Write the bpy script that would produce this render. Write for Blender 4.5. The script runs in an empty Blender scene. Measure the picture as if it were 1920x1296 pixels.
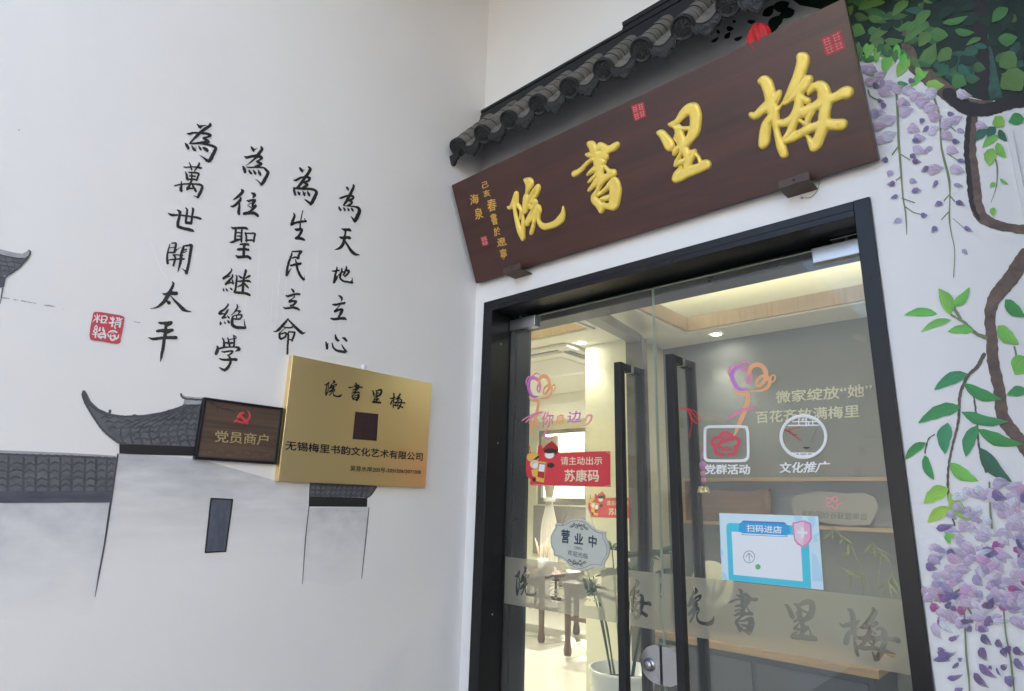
import bpy, bmesh, math, random
import numpy as np
from mathutils import Vector, Matrix
from mathutils.geometry import tessellate_polygon

random.seed(7)
SC = bpy.context.scene
COL = SC.collection
rad = math.radians

# ------------------------------------------------------------------ camera
# axes recovered from the three vanishing points of the photograph (1920x1296)
FPX = 1145.0
def _dir(px, py): return Vector((px - 960.0, 648.0 - py, -FPX))
_A = np.array([list((-_dir(-325, 903)).normalized()), list(_dir(2048, 972).normalized()), list(_dir(1078, -3800).normalized())]).T
_U, _S, _V = np.linalg.svd(_A)
RCW = Matrix((_U @ _V).tolist())          # world -> camera
RWC = RCW.transposed()                    # camera -> world
CAM = Vector((2.0, -1.9, 1.5))
cd = bpy.data.cameras.new('camera'); cam = bpy.data.objects.new('camera', cd); COL.objects.link(cam)
cam.matrix_world = Matrix.Translation(CAM) @ RWC.to_4x4()
cd.sensor_width = 36.0; cd.lens = FPX / 1920.0 * 36.0; cd.clip_start = 0.05; cd.clip_end = 400
SC.camera = cam

# ------------------------------------------------------------------ light
SUN_EL, SUN_AZ = rad(40), rad(-42)        # azimuth measured from +Y (behind the shop) towards +X
W = bpy.data.worlds.new('World'); SC.world = W; W.use_nodes = True
nt = W.node_tree
sky = nt.nodes.new('ShaderNodeTexSky'); sky.sky_type = 'NISHITA'; sky.sun_disc = False
sky.sun_elevation = SUN_EL; sky.sun_rotation = SUN_AZ
sky.air_density = 1.0; sky.dust_density = 4.0; sky.ozone_density = 1.0
bg = nt.nodes['Background']; bg.inputs['Strength'].default_value = 0.15
nt.links.new(sky.outputs[0], bg.inputs['Color'])
sd = bpy.data.lights.new('sun', 'SUN'); sd.energy = 4.6; sd.angle = rad(0.6); sd.color = (1, .95, .86)
sun = bpy.data.objects.new('sun', sd); COL.objects.link(sun)
sdir = Vector((math.sin(SUN_AZ) * math.cos(SUN_EL), math.cos(SUN_AZ) * math.cos(SUN_EL), math.sin(SUN_EL)))
sun.rotation_euler = sdir.to_track_quat('Z', 'Y').to_euler(); sun.location = (0, 0, 12)
vs = SC.view_settings; vs.view_transform = 'Standard'; vs.look = 'None'; vs.gamma = 1; vs.exposure = 2.62
vs.use_white_balance = True; vs.white_balance_temperature = 7000; vs.white_balance_tint = 8
SC.cycles.use_denoising = True
SC.cycles.max_bounces = 10; SC.cycles.transparent_max_bounces = 24

# ------------------------------------------------------------------ pixel helpers
def ray(px, py): return (RWC @ _dir(px, py)).normalized()
class Plane:
    def __init__(s, p0, n, u): s.p0 = Vector(p0); s.n = Vector(n).normalized(); s.u = Vector(u).normalized(); s.v = s.n.cross(s.u)
    def px(s, x, y, off=0.0):
        r = ray(x, y); p = s.p0 + s.n * off
        return CAM + r * ((p - CAM).dot(s.n) / r.dot(s.n))
    def uv(s, x, y):
        d = s.px(x, y) - s.p0; return d.dot(s.u), d.dot(s.v)
    def at(s, u, v, off=0.0): return s.p0 + s.u * u + s.v * v + s.n * off
GY = 0.118                                  # outer face of the glass leaves
LW = Plane((0, 0, 0), (1, 0, 0), (0, 1, 0))            # side wall
DW = Plane((0, 0, 0), (0, -1, 0), (1, 0, 0))           # shopfront wall
GL = Plane((0, GY, 0), (0, -1, 0), (1, 0, 0))          # door glass
SGN = Plane((.028, -.033, 2.49), (0, -.432, -.185), (1, 0, 0))   # leaning sign board, front face
def zm(ox, oy, s): return lambda x, y: (ox + x / s, oy + y / s)

# ------------------------------------------------------------------ materials
MATS = {}
def M(name, col, rough=.5, metal=0.0, spec=.5, var=0.0, vscale=6.0, bump=0.0, bscale=60.0, emit=None, estr=1.0, coat=0.0, stretch=(1, 1, 1), col2=None, alpha=1.0, trans=0.0):
    if name in MATS: return MATS[name]
    m = bpy.data.materials.new(name); m.use_nodes = True; MATS[name] = m
    t = m.node_tree; b = t.nodes['Principled BSDF']
    b.inputs['Base Color'].default_value = (*col, 1); b.inputs['Roughness'].default_value = rough
    b.inputs['Metallic'].default_value = metal; b.inputs['Specular IOR Level'].default_value = spec
    b.inputs['Coat Weight'].default_value = coat; b.inputs['Alpha'].default_value = alpha
    b.inputs['Coat Roughness'].default_value = .15
    if emit: b.inputs['Emission Color'].default_value = (*emit, 1); b.inputs['Emission Strength'].default_value = estr
    if var or bump:
        g = t.nodes.new('ShaderNodeNewGeometry'); mp = t.nodes.new('ShaderNodeMapping'); mp.inputs['Scale'].default_value = stretch
        t.links.new(g.outputs['Position'], mp.inputs['Vector'])
    if var:
        n = t.nodes.new('ShaderNodeTexNoise'); n.inputs['Scale'].default_value = vscale; n.inputs['Detail'].default_value = 6
        n.inputs['Roughness'].default_value = .62
        t.links.new(mp.outputs[0], n.inputs['Vector'])
        r = t.nodes.new('ShaderNodeValToRGB'); r.color_ramp.elements[0].position = .32; r.color_ramp.elements[1].position = .68
        c2 = col2 or tuple(max(0, c * (1 - var)) for c in col)
        r.color_ramp.elements[0].color = (*c2, 1); r.color_ramp.elements[1].color = (*col, 1)
        t.links.new(n.outputs['Fac'], r.inputs[0]); t.links.new(r.outputs[0], b.inputs['Base Color'])
        mr = t.nodes.new('ShaderNodeMapRange'); mr.inputs['To Min'].default_value = max(0, rough - .08); mr.inputs['To Max'].default_value = min(1, rough + .08)
        t.links.new(n.outputs['Fac'], mr.inputs['Value']); t.links.new(mr.outputs[0], b.inputs['Roughness'])
    if bump:
        n2 = t.nodes.new('ShaderNodeTexNoise'); n2.inputs['Scale'].default_value = bscale; n2.inputs['Detail'].default_value = 5
        t.links.new(mp.outputs[0], n2.inputs['Vector'])
        bn = t.nodes.new('ShaderNodeBump'); bn.inputs['Strength'].default_value = bump; bn.inputs['Distance'].default_value = .004
        t.links.new(n2.outputs['Fac'], bn.inputs['Height']); t.links.new(bn.outputs[0], b.inputs['Normal'])
    return m

def wall_mat():
    m = M('white_wall_paint', (.80, .785, .765), .55, var=.035, vscale=2.2)
    t = m.node_tree; b = t.nodes['Principled BSDF']
    g = t.nodes.new('ShaderNodeNewGeometry')
    n1 = t.nodes.new('ShaderNodeTexNoise'); n1.inputs['Scale'].default_value = 340; n1.inputs['Detail'].default_value = 3
    n2 = t.nodes.new('ShaderNodeTexNoise'); n2.inputs['Scale'].default_value = 5.5; n2.inputs['Detail'].default_value = 4
    # vertical trowel marks
    mp = t.nodes.new('ShaderNodeMapping'); mp.inputs['Scale'].default_value = (38, 38, 2.2)
    n3 = t.nodes.new('ShaderNodeTexNoise'); n3.inputs['Scale'].default_value = 1.0; n3.inputs['Detail'].default_value = 3
    t.links.new(g.outputs['Position'], n1.inputs['Vector']); t.links.new(g.outputs['Position'], n2.inputs['Vector'])
    t.links.new(g.outputs['Position'], mp.inputs['Vector']); t.links.new(mp.outputs[0], n3.inputs['Vector'])
    prev = None
    for n, s, d in ((n1, .22, .001), (n2, .30, .012), (n3, .10, .004)):
        bn = t.nodes.new('ShaderNodeBump'); bn.inputs['Strength'].default_value = s; bn.inputs['Distance'].default_value = d
        t.links.new(n.outputs['Fac'], bn.inputs['Height'])
        if prev: t.links.new(prev.outputs[0], bn.inputs['Normal'])
        prev = bn
    t.links.new(prev.outputs[0], b.inputs['Normal'])
    return m

def wood_mat(name, c1, c2, rough, axis=0, scale=9.0, bump=.1, coat=0.0, streak=18.0):
    m = bpy.data.materials.new(name); m.use_nodes = True; MATS[name] = m
    t = m.node_tree; b = t.nodes['Principled BSDF']
    g = t.nodes.new('ShaderNodeNewGeometry'); mp = t.nodes.new('ShaderNodeMapping')
    sc = [streak] * 3; sc[axis] = 1.0
    mp.inputs['Scale'].default_value = sc; t.links.new(g.outputs['Position'], mp.inputs['Vector'])
    n = t.nodes.new('ShaderNodeTexNoise'); n.inputs['Scale'].default_value = scale / 4; n.inputs['Detail'].default_value = 8; n.inputs['Roughness'].default_value = .65
    n.inputs['Distortion'].default_value = .6
    t.links.new(mp.outputs[0], n.inputs['Vector'])
    r = t.nodes.new('ShaderNodeValToRGB'); r.color_ramp.elements[0].position = .3; r.color_ramp.elements[1].position = .7
    r.color_ramp.elements[0].color = (*c1, 1); r.color_ramp.elements[1].color = (*c2, 1)
    t.links.new(n.outputs['Fac'], r.inputs[0]); t.links.new(r.outputs[0], b.inputs['Base Color'])
    bn = t.nodes.new('ShaderNodeBump'); bn.inputs['Strength'].default_value = bump; bn.inputs['Distance'].default_value = .003
    t.links.new(n.outputs['Fac'], bn.inputs['Height']); t.links.new(bn.outputs[0], b.inputs['Normal'])
    b.inputs['Roughness'].default_value = rough; b.inputs['Coat Weight'].default_value = coat; b.inputs['Coat Roughness'].default_value = .3
    return m

def glass_mat():
    m = bpy.data.materials.new('clear_glass'); m.use_nodes = True; t = m.node_tree; t.nodes.clear()
    o = t.nodes.new('ShaderNodeOutputMaterial'); mx = t.nodes.new('ShaderNodeMixShader')
    tr = t.nodes.new('ShaderNodeBsdfTransparent'); tr.inputs[0].default_value = (.955, .975, .955, 1)
    gl = t.nodes.new('ShaderNodeBsdfGlossy'); gl.inputs['Roughness'].default_value = 0.0; gl.inputs[0].default_value = (1, 1, 1, 1)
    lw = t.nodes.new('ShaderNodeLayerWeight'); lw.inputs[0].default_value = .5            # Schlick: .04 + .96 (1-cos)^5
    pw = t.nodes.new('ShaderNodeMath'); pw.operation = 'POWER'; pw.inputs[1].default_value = 5; t.links.new(lw.outputs['Facing'], pw.inputs[0])
    fr = t.nodes.new('ShaderNodeMath'); fr.operation = 'MULTIPLY_ADD'; fr.inputs[1].default_value = .96; fr.inputs[2].default_value = .04; t.links.new(pw.outputs[0], fr.inputs[0])
    t.links.new(fr.outputs[0], mx.inputs[0]); t.links.new(tr.outputs[0], mx.inputs[1]); t.links.new(gl.outputs[0], mx.inputs[2])
    df = t.nodes.new('ShaderNodeBsdfDiffuse'); df.inputs[0].default_value = (.8, .8, .8, 1); m2 = t.nodes.new('ShaderNodeMixShader')   # thin pale veil imitating reflection haze
    g = t.nodes.new('ShaderNodeNewGeometry'); n = t.nodes.new('ShaderNodeTexNoise'); n.inputs['Scale'].default_value = 4; n.inputs['Detail'].default_value = 6; t.links.new(g.outputs['Position'], n.inputs['Vector'])
    mr = t.nodes.new('ShaderNodeMapRange'); mr.inputs['From Min'].default_value = .3; mr.inputs['From Max'].default_value = .7; mr.inputs['To Min'].default_value = .02; mr.inputs['To Max'].default_value = .05; t.links.new(n.outputs['Fac'], mr.inputs['Value']); t.links.new(mr.outputs[0], m2.inputs[0])
    t.links.new(mx.outputs[0], m2.inputs[1]); t.links.new(df.outputs[0], m2.inputs[2]); t.links.new(m2.outputs[0], o.inputs[0]); return m
def film_mat(name, col, opac, rough=.6, transl=.6):
    m = bpy.data.materials.new(name); m.use_nodes = True; t = m.node_tree; t.nodes.clear()
    o = t.nodes.new('ShaderNodeOutputMaterial'); mx = t.nodes.new('ShaderNodeMixShader'); mx.inputs[0].default_value = opac
    tr = t.nodes.new('ShaderNodeBsdfTransparent'); m2 = t.nodes.new('ShaderNodeMixShader'); m2.inputs[0].default_value = transl
    df = t.nodes.new('ShaderNodeBsdfDiffuse'); tl = t.nodes.new('ShaderNodeBsdfTranslucent')
    df.inputs[0].default_value = (*col, 1); tl.inputs[0].default_value = (*col, 1)
    t.links.new(df.outputs[0], m2.inputs[1]); t.links.new(tl.outputs[0], m2.inputs[2])
    t.links.new(tr.outputs[0], mx.inputs[1]); t.links.new(m2.outputs[0], mx.inputs[2]); t.links.new(mx.outputs[0], o.inputs[0]); return m
def wash_mat(name, col, strength, z0, z1, streak=(30, 30, 3)):
    # thin water-colour wash: brushed noise, thinning out from height z1 down to z0
    m = bpy.data.materials.new(name); m.use_nodes = True; t = m.node_tree; t.nodes.clear()
    o = t.nodes.new('ShaderNodeOutputMaterial'); mx = t.nodes.new('ShaderNodeMixShader')
    tr = t.nodes.new('ShaderNodeBsdfTransparent'); df = t.nodes.new('ShaderNodeBsdfDiffuse'); df.inputs[0].default_value = (*col, 1)
    g = t.nodes.new('ShaderNodeNewGeometry'); mp = t.nodes.new('ShaderNodeMapping'); mp.inputs['Scale'].default_value = streak
    n = t.nodes.new('ShaderNodeTexNoise'); n.inputs['Scale'].default_value = 1; n.inputs['Detail'].default_value = 6; n.inputs['Roughness'].default_value = .6
    t.links.new(g.outputs['Position'], mp.inputs['Vector']); t.links.new(mp.outputs[0], n.inputs['Vector'])
    sx = t.nodes.new('ShaderNodeSeparateXYZ'); t.links.new(g.outputs['Position'], sx.inputs[0])
    mr = t.nodes.new('ShaderNodeMapRange'); mr.inputs['From Min'].default_value = z0; mr.inputs['From Max'].default_value = z1; mr.interpolation_type = 'SMOOTHSTEP'
    t.links.new(sx.outputs['Z'], mr.inputs['Value'])
    m1 = t.nodes.new('ShaderNodeMapRange'); m1.inputs['From Min'].default_value = .35; m1.inputs['From Max'].default_value = .7; m1.inputs['To Min'].default_value = .35; m1.inputs['To Max'].default_value = 1
    t.links.new(n.outputs['Fac'], m1.inputs['Value'])
    a = t.nodes.new('ShaderNodeMath'); a.operation = 'MULTIPLY'; t.links.new(mr.outputs[0], a.inputs[0]); t.links.new(m1.outputs[0], a.inputs[1])
    c = t.nodes.new('ShaderNodeMath'); c.operation = 'MULTIPLY'; t.links.new(a.outputs[0], c.inputs[0]); c.inputs[1].default_value = strength
    t.links.new(c.outputs[0], mx.inputs[0]); t.links.new(tr.outputs[0], mx.inputs[1]); t.links.new(df.outputs[0], mx.inputs[2]); t.links.new(mx.outputs[0], o.inputs[0]); return m

def brush_mat(name, col, petal):
    # one loaded brush stroke: uneven across the stroke, streaky, petals running dry at the tip
    m = bpy.data.materials.new(name); m.use_nodes = True; t = m.node_tree; b = t.nodes['Principled BSDF']; b.inputs['Roughness'].default_value = .55
    at = t.nodes.new('ShaderNodeAttribute'); at.attribute_name = 't'; as_ = t.nodes.new('ShaderNodeAttribute'); as_.attribute_name = 's'
    oi = t.nodes.new('ShaderNodeObjectInfo'); g = t.nodes.new('ShaderNodeNewGeometry')
    cb = t.nodes.new('ShaderNodeCombineXYZ'); mp = t.nodes.new('ShaderNodeMapping'); mp.inputs['Scale'].default_value = (2.2, 9, 40)
    t.links.new(at.outputs['Fac'], cb.inputs[0]); t.links.new(as_.outputs['Fac'], cb.inputs[1]); t.links.new(oi.outputs['Random'], cb.inputs[2]); t.links.new(cb.outputs[0], mp.inputs[0])
    n = t.nodes.new('ShaderNodeTexNoise'); n.inputs['Scale'].default_value = 1; n.inputs['Detail'].default_value = 4; t.links.new(mp.outputs[0], n.inputs['Vector'])
    hs = t.nodes.new('ShaderNodeHueSaturation'); hs.inputs['Color'].default_value = (*col, 1)
    hv = t.nodes.new('ShaderNodeMapRange'); hv.inputs['To Min'].default_value = .47; hv.inputs['To Max'].default_value = .53; t.links.new(oi.outputs['Random'], hv.inputs['Value']); t.links.new(hv.outputs[0], hs.inputs['Hue'])
    a = t.nodes.new('ShaderNodeMath'); a.operation = 'MULTIPLY_ADD'; a.inputs[1].default_value = .55; a.inputs[2].default_value = .60; t.links.new(n.outputs['Fac'], a.inputs[0])
    c = t.nodes.new('ShaderNodeMath'); c.operation = 'MULTIPLY_ADD'; c.inputs[1].default_value = .24; t.links.new(as_.outputs['Fac'], c.inputs[0]); t.links.new(a.outputs[0], c.inputs[2])
    t.links.new(c.outputs[0], hs.inputs['Value']); t.links.new(hs.outputs[0], b.inputs['Base Color'])
    if petal:
        e = t.nodes.new('ShaderNodeMath'); e.operation = 'MULTIPLY_ADD'; e.inputs[1].default_value = -.75; e.inputs[2].default_value = 1.15; t.links.new(at.outputs['Fac'], e.inputs[0])
        h = t.nodes.new('ShaderNodeMath'); h.operation = 'MULTIPLY_ADD'; h.inputs[1].default_value = 1.4; h.inputs[2].default_value = -.7; t.links.new(n.outputs['Fac'], h.inputs[0])
        k = t.nodes.new('ShaderNodeMath'); k.operation = 'ADD'; k.use_clamp = True; t.links.new(e.outputs[0], k.inputs[0]); t.links.new(h.outputs[0], k.inputs[1]); t.links.new(k.outputs[0], b.inputs['Alpha'])
    return m

# ------------------------------------------------------------------ object helpers
ORG = {}
def thing(name, label, cat, loc=(0, 0, 0), group=None):
    o = bpy.data.objects.new(name, None); COL.objects.link(o); o.location = loc; o.empty_display_size = .05
    o['label'] = label; o['category'] = cat
    if group: o['group'] = group
    ORG[o.name] = Vector(loc); return o
def tag(o, label=None, cat=None, group=None, kind=None):
    if label: o['label'] = label
    if cat: o['category'] = cat
    if group: o['group'] = group
    if kind: o['kind'] = kind
    return o
def mk(name, verts, faces, mat, parent=None, smooth=False, loc=None):
    org = ORG[parent.name] if parent is not None else Vector(loc or (0, 0, 0))
    me = bpy.data.meshes.new(name)
    me.from_pydata([tuple(Vector(v) - org) for v in verts], [], [tuple(f) for f in faces]); me.update()
    if isinstance(mat, (list, tuple)):
        for x in mat: me.materials.append(x)
    else: me.materials.append(mat)
    if smooth:
        for p in me.polygons: p.use_smooth = True
    o = bpy.data.objects.new(name, me); COL.objects.link(o)
    if parent is not None: o.parent = parent
    else: o.location = org
    ORG[o.name] = org; return o
def from_bm(name, bm, mat, parent=None, smooth=False, loc=None):
    bm.verts.index_update(); vs_ = [v.co.copy() for v in bm.verts]; fs = [[v.index for v in f.verts] for f in bm.faces]
    bm.free(); return mk(name, vs_, fs, mat, parent, smooth, loc)
def boxv(x0, x1, y0, y1, z0, z1):
    v = [(x0, y0, z0), (x1, y0, z0), (x1, y1, z0), (x0, y1, z0), (x0, y0, z1), (x1, y0, z1), (x1, y1, z1), (x0, y1, z1)]
    f = [(0, 3, 2, 1), (4, 5, 6, 7), (0, 1, 5, 4), (1, 2, 6, 5), (2, 3, 7, 6), (3, 0, 4, 7)]
    return v, f
def box(name, b, mat, parent=None, bevel=0.0, loc=None, mtx=None, seg=2):
    v, f = boxv(*b); bm = bmesh.new(); vv = [bm.verts.new(c) for c in v]
    for q in f: bm.faces.new([vv[i] for i in q])
    if bevel: bmesh.ops.bevel(bm, geom=bm.edges[:], offset=bevel, segments=seg, affect='EDGES', profile=.5)
    if mtx: bmesh.ops.transform(bm, matrix=mtx, verts=bm.verts[:])
    bm.normal_update(); return from_bm(name, bm, mat, parent, False, loc)
def prism(name, pts, vec, mat, parent=None, loc=None):
    """solid from a 3D outline pushed along vec"""
    pts = [Vector(p) for p in pts]; vec = Vector(vec); n = len(pts)
    tri = tessellate_polygon([pts]); V = pts + [p + vec for p in pts]
    F = [tuple(t) for t in tri] + [tuple(i + n for i in reversed(t)) for t in tri] + [(i, (i + 1) % n, (i + 1) % n + n, i + n) for i in range(n)]
    bm = bmesh.new(); vv = [bm.verts.new(c) for c in V]
    for q in F:
        try: bm.faces.new([vv[i] for i in q])
        except ValueError: pass
    bmesh.ops.recalc_face_normals(bm, faces=bm.faces[:]); return from_bm(name, bm, mat, parent, False, loc)
def sheet(name, pts, mat, parent=None, loc=None):
    pts = [Vector(p) for p in pts]; return mk(name, pts, [tuple(t) for t in tessellate_polygon([pts])], mat, parent, False, loc)
def pxsheet(name, P, pts, off, mat, parent=None, f=lambda x, y: (x, y)):
    return sheet(name, [P.px(*f(x, y), off) for x, y in pts], mat, parent)
def tube(name, pts, r, mat, parent=None, n=8, loc=None, caps=True):
    pts = [Vector(p) for p in pts]; rs = r if isinstance(r, (list, tuple)) else [r] * len(pts)
    V = []; F = []; prev = None
    for i, p in enumerate(pts):
        t = (pts[min(i + 1, len(pts) - 1)] - pts[max(i - 1, 0)]).normalized()
        if prev is None: a = t.orthogonal().normalized()
        else: a = (prev - t * prev.dot(t)).normalized()
        prev = a; b = t.cross(a)
        for k in range(n): V.append(p + (a * math.cos(2 * math.pi * k / n) + b * math.sin(2 * math.pi * k / n)) * rs[i])
        if i:
            for k in range(n): F.append(((i - 1) * n + k, (i - 1) * n + (k + 1) % n, i * n + (k + 1) % n, i * n + k))
    if caps: F.append(tuple(reversed(range(n)))); F.append(tuple(range(len(V) - n, len(V))))
    return mk(name, V, F, mat, parent, True, loc)
def lathe(name, prof, c, mat, parent=None, n=32, axis=(0, 0, 1), loc=None, smooth=True):
    ax = Vector(axis).normalized(); a = ax.orthogonal().normalized(); b = ax.cross(a); c = Vector(c); V = []; F = []
    for i, (r, h) in enumerate(prof):
        for k in range(n): V.append(c + ax * h + (a * math.cos(2 * math.pi * k / n) + b * math.sin(2 * math.pi * k / n)) * r)
        if i:
            for k in range(n): F.append(((i - 1) * n + k, (i - 1) * n + (k + 1) % n, i * n + (k + 1) % n, i * n + k))
    return mk(name, V, F, mat, parent, smooth, loc)

# ------------------------------------------------------------------ brush strokes -> mesh
def parse(s):
    out = []
    for st in s.split(';'):
        st = st.strip()
        if st: out.append([tuple(float(q) for q in p.split(',')) for p in st.split()])
    return out
def smooth_line(st, k=4):
    if len(st) < 3: return st
    P = [np.array(p) for p in st]; out = []
    for i in range(len(P) - 1):
        a = P[max(i - 1, 0)]; b = P[i]; c = P[i + 1]; d = P[min(i + 2, len(P) - 1)]
        for j in range(k):
            t = j / k; q = .5 * ((2 * b) + (c - a) * t + (2 * a - 5 * b + 4 * c - d) * t * t + (3 * b - a - 3 * c + d) * t ** 3); q[2] = b[2] * (1 - t) + c[2] * t; out.append(q)
    out.append(P[-1]); return out
def sdf_of(strokes, X, Y, k=0.0):
    D = np.full(X.shape, 1e9)
    for st in strokes:
        st = smooth_line(st); L = st if len(st) > 1 else [st[0], st[0]]
        for a, b in zip(L[:-1], L[1:]):
            ex, ey = b[0] - a[0], b[1] - a[1]; l2 = ex * ex + ey * ey + 1e-12
            t = np.clip(((X - a[0]) * ex + (Y - a[1]) * ey) / l2, 0, 1)
            d = np.hypot(X - a[0] - ex * t, Y - a[1] - ey * t) - (a[2] + (b[2] - a[2]) * t)
            if k:
                h = np.clip(.5 + .5 * (D - d) / k, 0, 1); D = D * (1 - h) + d * h - k * h * (1 - h)
            else: D = np.minimum(D, d)
    return D
def march(D, xs, ys, relief=None):
    """filled region D<0 as (verts2d+height, faces)"""
    ny, nx = D.shape; V = []; F = []; idx = {}; ed = {}
    def pv(i, j):
        if (i, j) not in idx:
            idx[(i, j)] = len(V); V.append((xs[j], ys[i], relief(-D[i, j]) if relief else 0.0))
        return idx[(i, j)]
    def ev(i0, j0, i1, j1):
        key = (min((i0, j0), (i1, j1)), max((i0, j0), (i1, j1)))
        if key not in ed:
            a, b = D[i0, j0], D[i1, j1]; t = a / (a - b) if a != b else .5
            ed[key] = len(V); V.append((xs[j0] + (xs[j1] - xs[j0]) * t, ys[i0] + (ys[i1] - ys[i0]) * t, 0.0))
        return ed[key]
    ins = D < 0; c = ins[:-1, :-1].astype(int) + ins[:-1, 1:] + ins[1:, :-1] + ins[1:, 1:]
    for i, j in zip(*np.nonzero(c)):
        if c[i, j] == 4: F.append((pv(i, j), pv(i, j + 1), pv(i + 1, j + 1), pv(i + 1, j))); continue
        cs = [(i, j), (i, j + 1), (i + 1, j + 1), (i + 1, j)]; poly = []
        for q in range(4):
            a, b = cs[q], cs[(q + 1) % 4]
            if ins[a]: poly.append(pv(*a))
            if ins[a] != ins[b]: poly.append(ev(*a, *b))
        if len(poly) >= 3: F.append(tuple(poly))
    return V, F
def wobble(X, Y, amp, s):
    return amp * (np.sin(X / s) * np.sin(Y / s * 1.3 + 1) + .5 * np.sin(X / s * 2.3 + 2) * np.sin(Y / s * 2.1))
def stroke_mesh(name, strokes, mapf, mat, parent, step, k=0.0, relief=None, wob=0.0, wobs=1.0, smooth=False, cut=None):
    pts = [p for st in strokes for p in st]; m = max(p[2] for p in pts) + 2 * step
    x0, x1 = min(p[0] for p in pts) - m, max(p[0] for p in pts) + m; y0, y1 = min(p[1] for p in pts) - m, max(p[1] for p in pts) + m
    xs = np.arange(x0, x1 + step, step); ys = np.arange(y0, y1 + step, step); X, Y = np.meshgrid(xs, ys)
    D = sdf_of(strokes, X, Y, k)
    if wob: D = D + wobble(X, Y, wob, wobs)
    V, F = march(D, xs, ys, relief)
    return mk(name, [mapf(x, y, h) for x, y, h in V], F, mat, parent, smooth)

# ------------------------------------------------------------------ printed text
def glyphs(s, bold=0.0):
    cu = bpy.data.curves.new('t', 'FONT'); cu.body = s; cu.offset = bold; cu.resolution_u = 4; cu.fill_mode = 'FRONT'
    ob = bpy.data.objects.new('t', cu); COL.objects.link(ob)
    bpy.context.view_layer.update(); dg = bpy.context.evaluated_depsgraph_get()
    me = bpy.data.meshes.new_from_object(ob.evaluated_get(dg))
    V = [tuple(v.co)[:2] for v in me.vertices]; F = [tuple(p.vertices) for p in me.polygons]
    bpy.data.objects.remove(ob); bpy.data.curves.remove(cu); bpy.data.meshes.remove(me); return V, F
def text(name, s, P, quad, off, mat, parent, bold=.012, f=lambda x, y: (x, y), thick=0.0):
    """text fitted in a quadrilateral of photograph points TL TR BR BL on plane P; bold = stroke growth in em"""
    V, F = glyphs(s)
    if not V: return None
    xs = [v[0] for v in V]; ys = [v[1] for v in V]; x0, x1, y0, y1 = min(xs) - bold, max(xs) + bold, min(ys) - bold, max(ys) + bold
    TL, TR, BR, BL = [P.px(*f(*q), off) for q in quad]
    def mp(x, y):
        a = (x - x0) / (x1 - x0); b = (y - y0) / (y1 - y0)
        return (BL * (1 - a) + BR * a) * (1 - b) + (TL * (1 - a) + TR * a) * b
    VV = []; FF = []; n = len(V); cnt = {(a, b) for q in F for a, b in zip(q, q[1:] + q[:1])}
    for k, (dx, dy) in enumerate(((0, 0), (-1, 0), (1, 0), (0, -1), (0, 1)) if bold else ((0, 0),)):
        o = len(VV); P0 = [mp(x + dx * bold, y + dy * bold) for x, y in V]
        VV += [p + P.n * (thick + 3e-5 * k) for p in P0]; FF += [tuple(i + o for i in q) for q in F]
        if thick:
            o2 = len(VV); VV += P0; FF += [(a + o, b + o, b + o2, a + o2) for (a, b) in cnt if (b, a) not in cnt]
    return mk(name, VV, FF, mat, parent)

# ================================================================== palette
m_wall = wall_mat()
m_ink = M('black_ink', (.018, .018, .022), .5, var=.35, vscale=40)
m_ink2 = M('grey_ink', (.045, .047, .06), .6, var=.4, vscale=30, col2=(.085, .088, .10))
m_tilegrey = M('painted_tile_grey', (.15, .15, .17), .6, var=.4, vscale=25, col2=(.085, .086, .10), stretch=(1, 1, 2))
m_tilelight = M('painted_tile_light', (.42, .42, .44), .6, var=.3, vscale=30)
m_band = M('painted_slate_band', (.055, .058, .075), .6, var=.4, vscale=16, col2=(.09, .095, .12), stretch=(1, 1, 5))
m_window = M('painted_slate_window', (.06, .068, .095), .6, var=.35, vscale=14, col2=(.10, .115, .15), stretch=(3, 3, 1))
m_red = M('red_seal_paint', (.56, .06, .085), .5, var=.12, vscale=40)
m_sealwhite = M('seal_white_paint', (.76, .73, .74), .5)
m_black = M('black_aluminium', (.010, .010, .0125), .30, spec=.35, var=.2, vscale=9)
m_blackmatt = M('black_handle_paint', (.012, .012, .014), .4, spec=.4)
m_tile_top = M('clay_tile_dusty', (.20, .185, .16), .78, var=.5, vscale=26, bump=.3, bscale=140)
m_tile_end = M('clay_tile_dark', (.011, .011, .012), .5, var=.35, vscale=60, bump=.9, bscale=130, col2=(.022, .022, .022))
m_ridge = M('ridge_black', (.014, .014, .016), .65, var=.3, vscale=20)
m_gold = M('gold_leaf', (.95, .73, .17), .30, metal=.15, spec=.5, var=.14, vscale=30, col2=(.88, .61, .11), bump=.12, bscale=90)
m_goldsmall = M('gold_paint', (.80, .47, .11), .4, metal=.25)
m_sealred = M('seal_red', (.55, .035, .05), .45, var=.35, vscale=120, col2=(.25, .02, .03))
m_steel = M('brushed_steel', (.55, .55, .56), .3, metal=1, var=.15, vscale=30, stretch=(1, 1, 20))
m_brass = M('brushed_brass', (.86, .68, .36), .33, metal=1, bump=.14, bscale=2.2, stretch=(1, .6, 2.4))
m_brassedge = M('brass_edge', (.78, .62, .30), .25, metal=1)
m_print = M('black_print', (.012, .010, .010), .4)
m_cream = M('cream_plaster', (.66, .65, .51), .6, var=.04, vscale=3, bump=.05)
m_white = M('white_ceiling', (.78, .76, .68), .7, var=.03, vscale=3)
m_grey = M('grey_plaster', (.20, .215, .22), .6, var=.18, vscale=2.5, bump=.08)
m_floor = M('pale_floor_tile', (.50, .48, .43), .22, var=.12, vscale=1.5)
m_plastic = M('white_acrylic', (.82, .83, .84), .3)
m_clearac = M('pale_acrylic_edge', (.55, .58, .60), .2)
m_sage = M('sage_signboard', (.55, .57, .50), .5, var=.06, vscale=20)
m_navy = M('navy_print', (.035, .06, .09), .5)
m_posterred = M('poster_red', (.66, .045, .065), .4)
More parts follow.
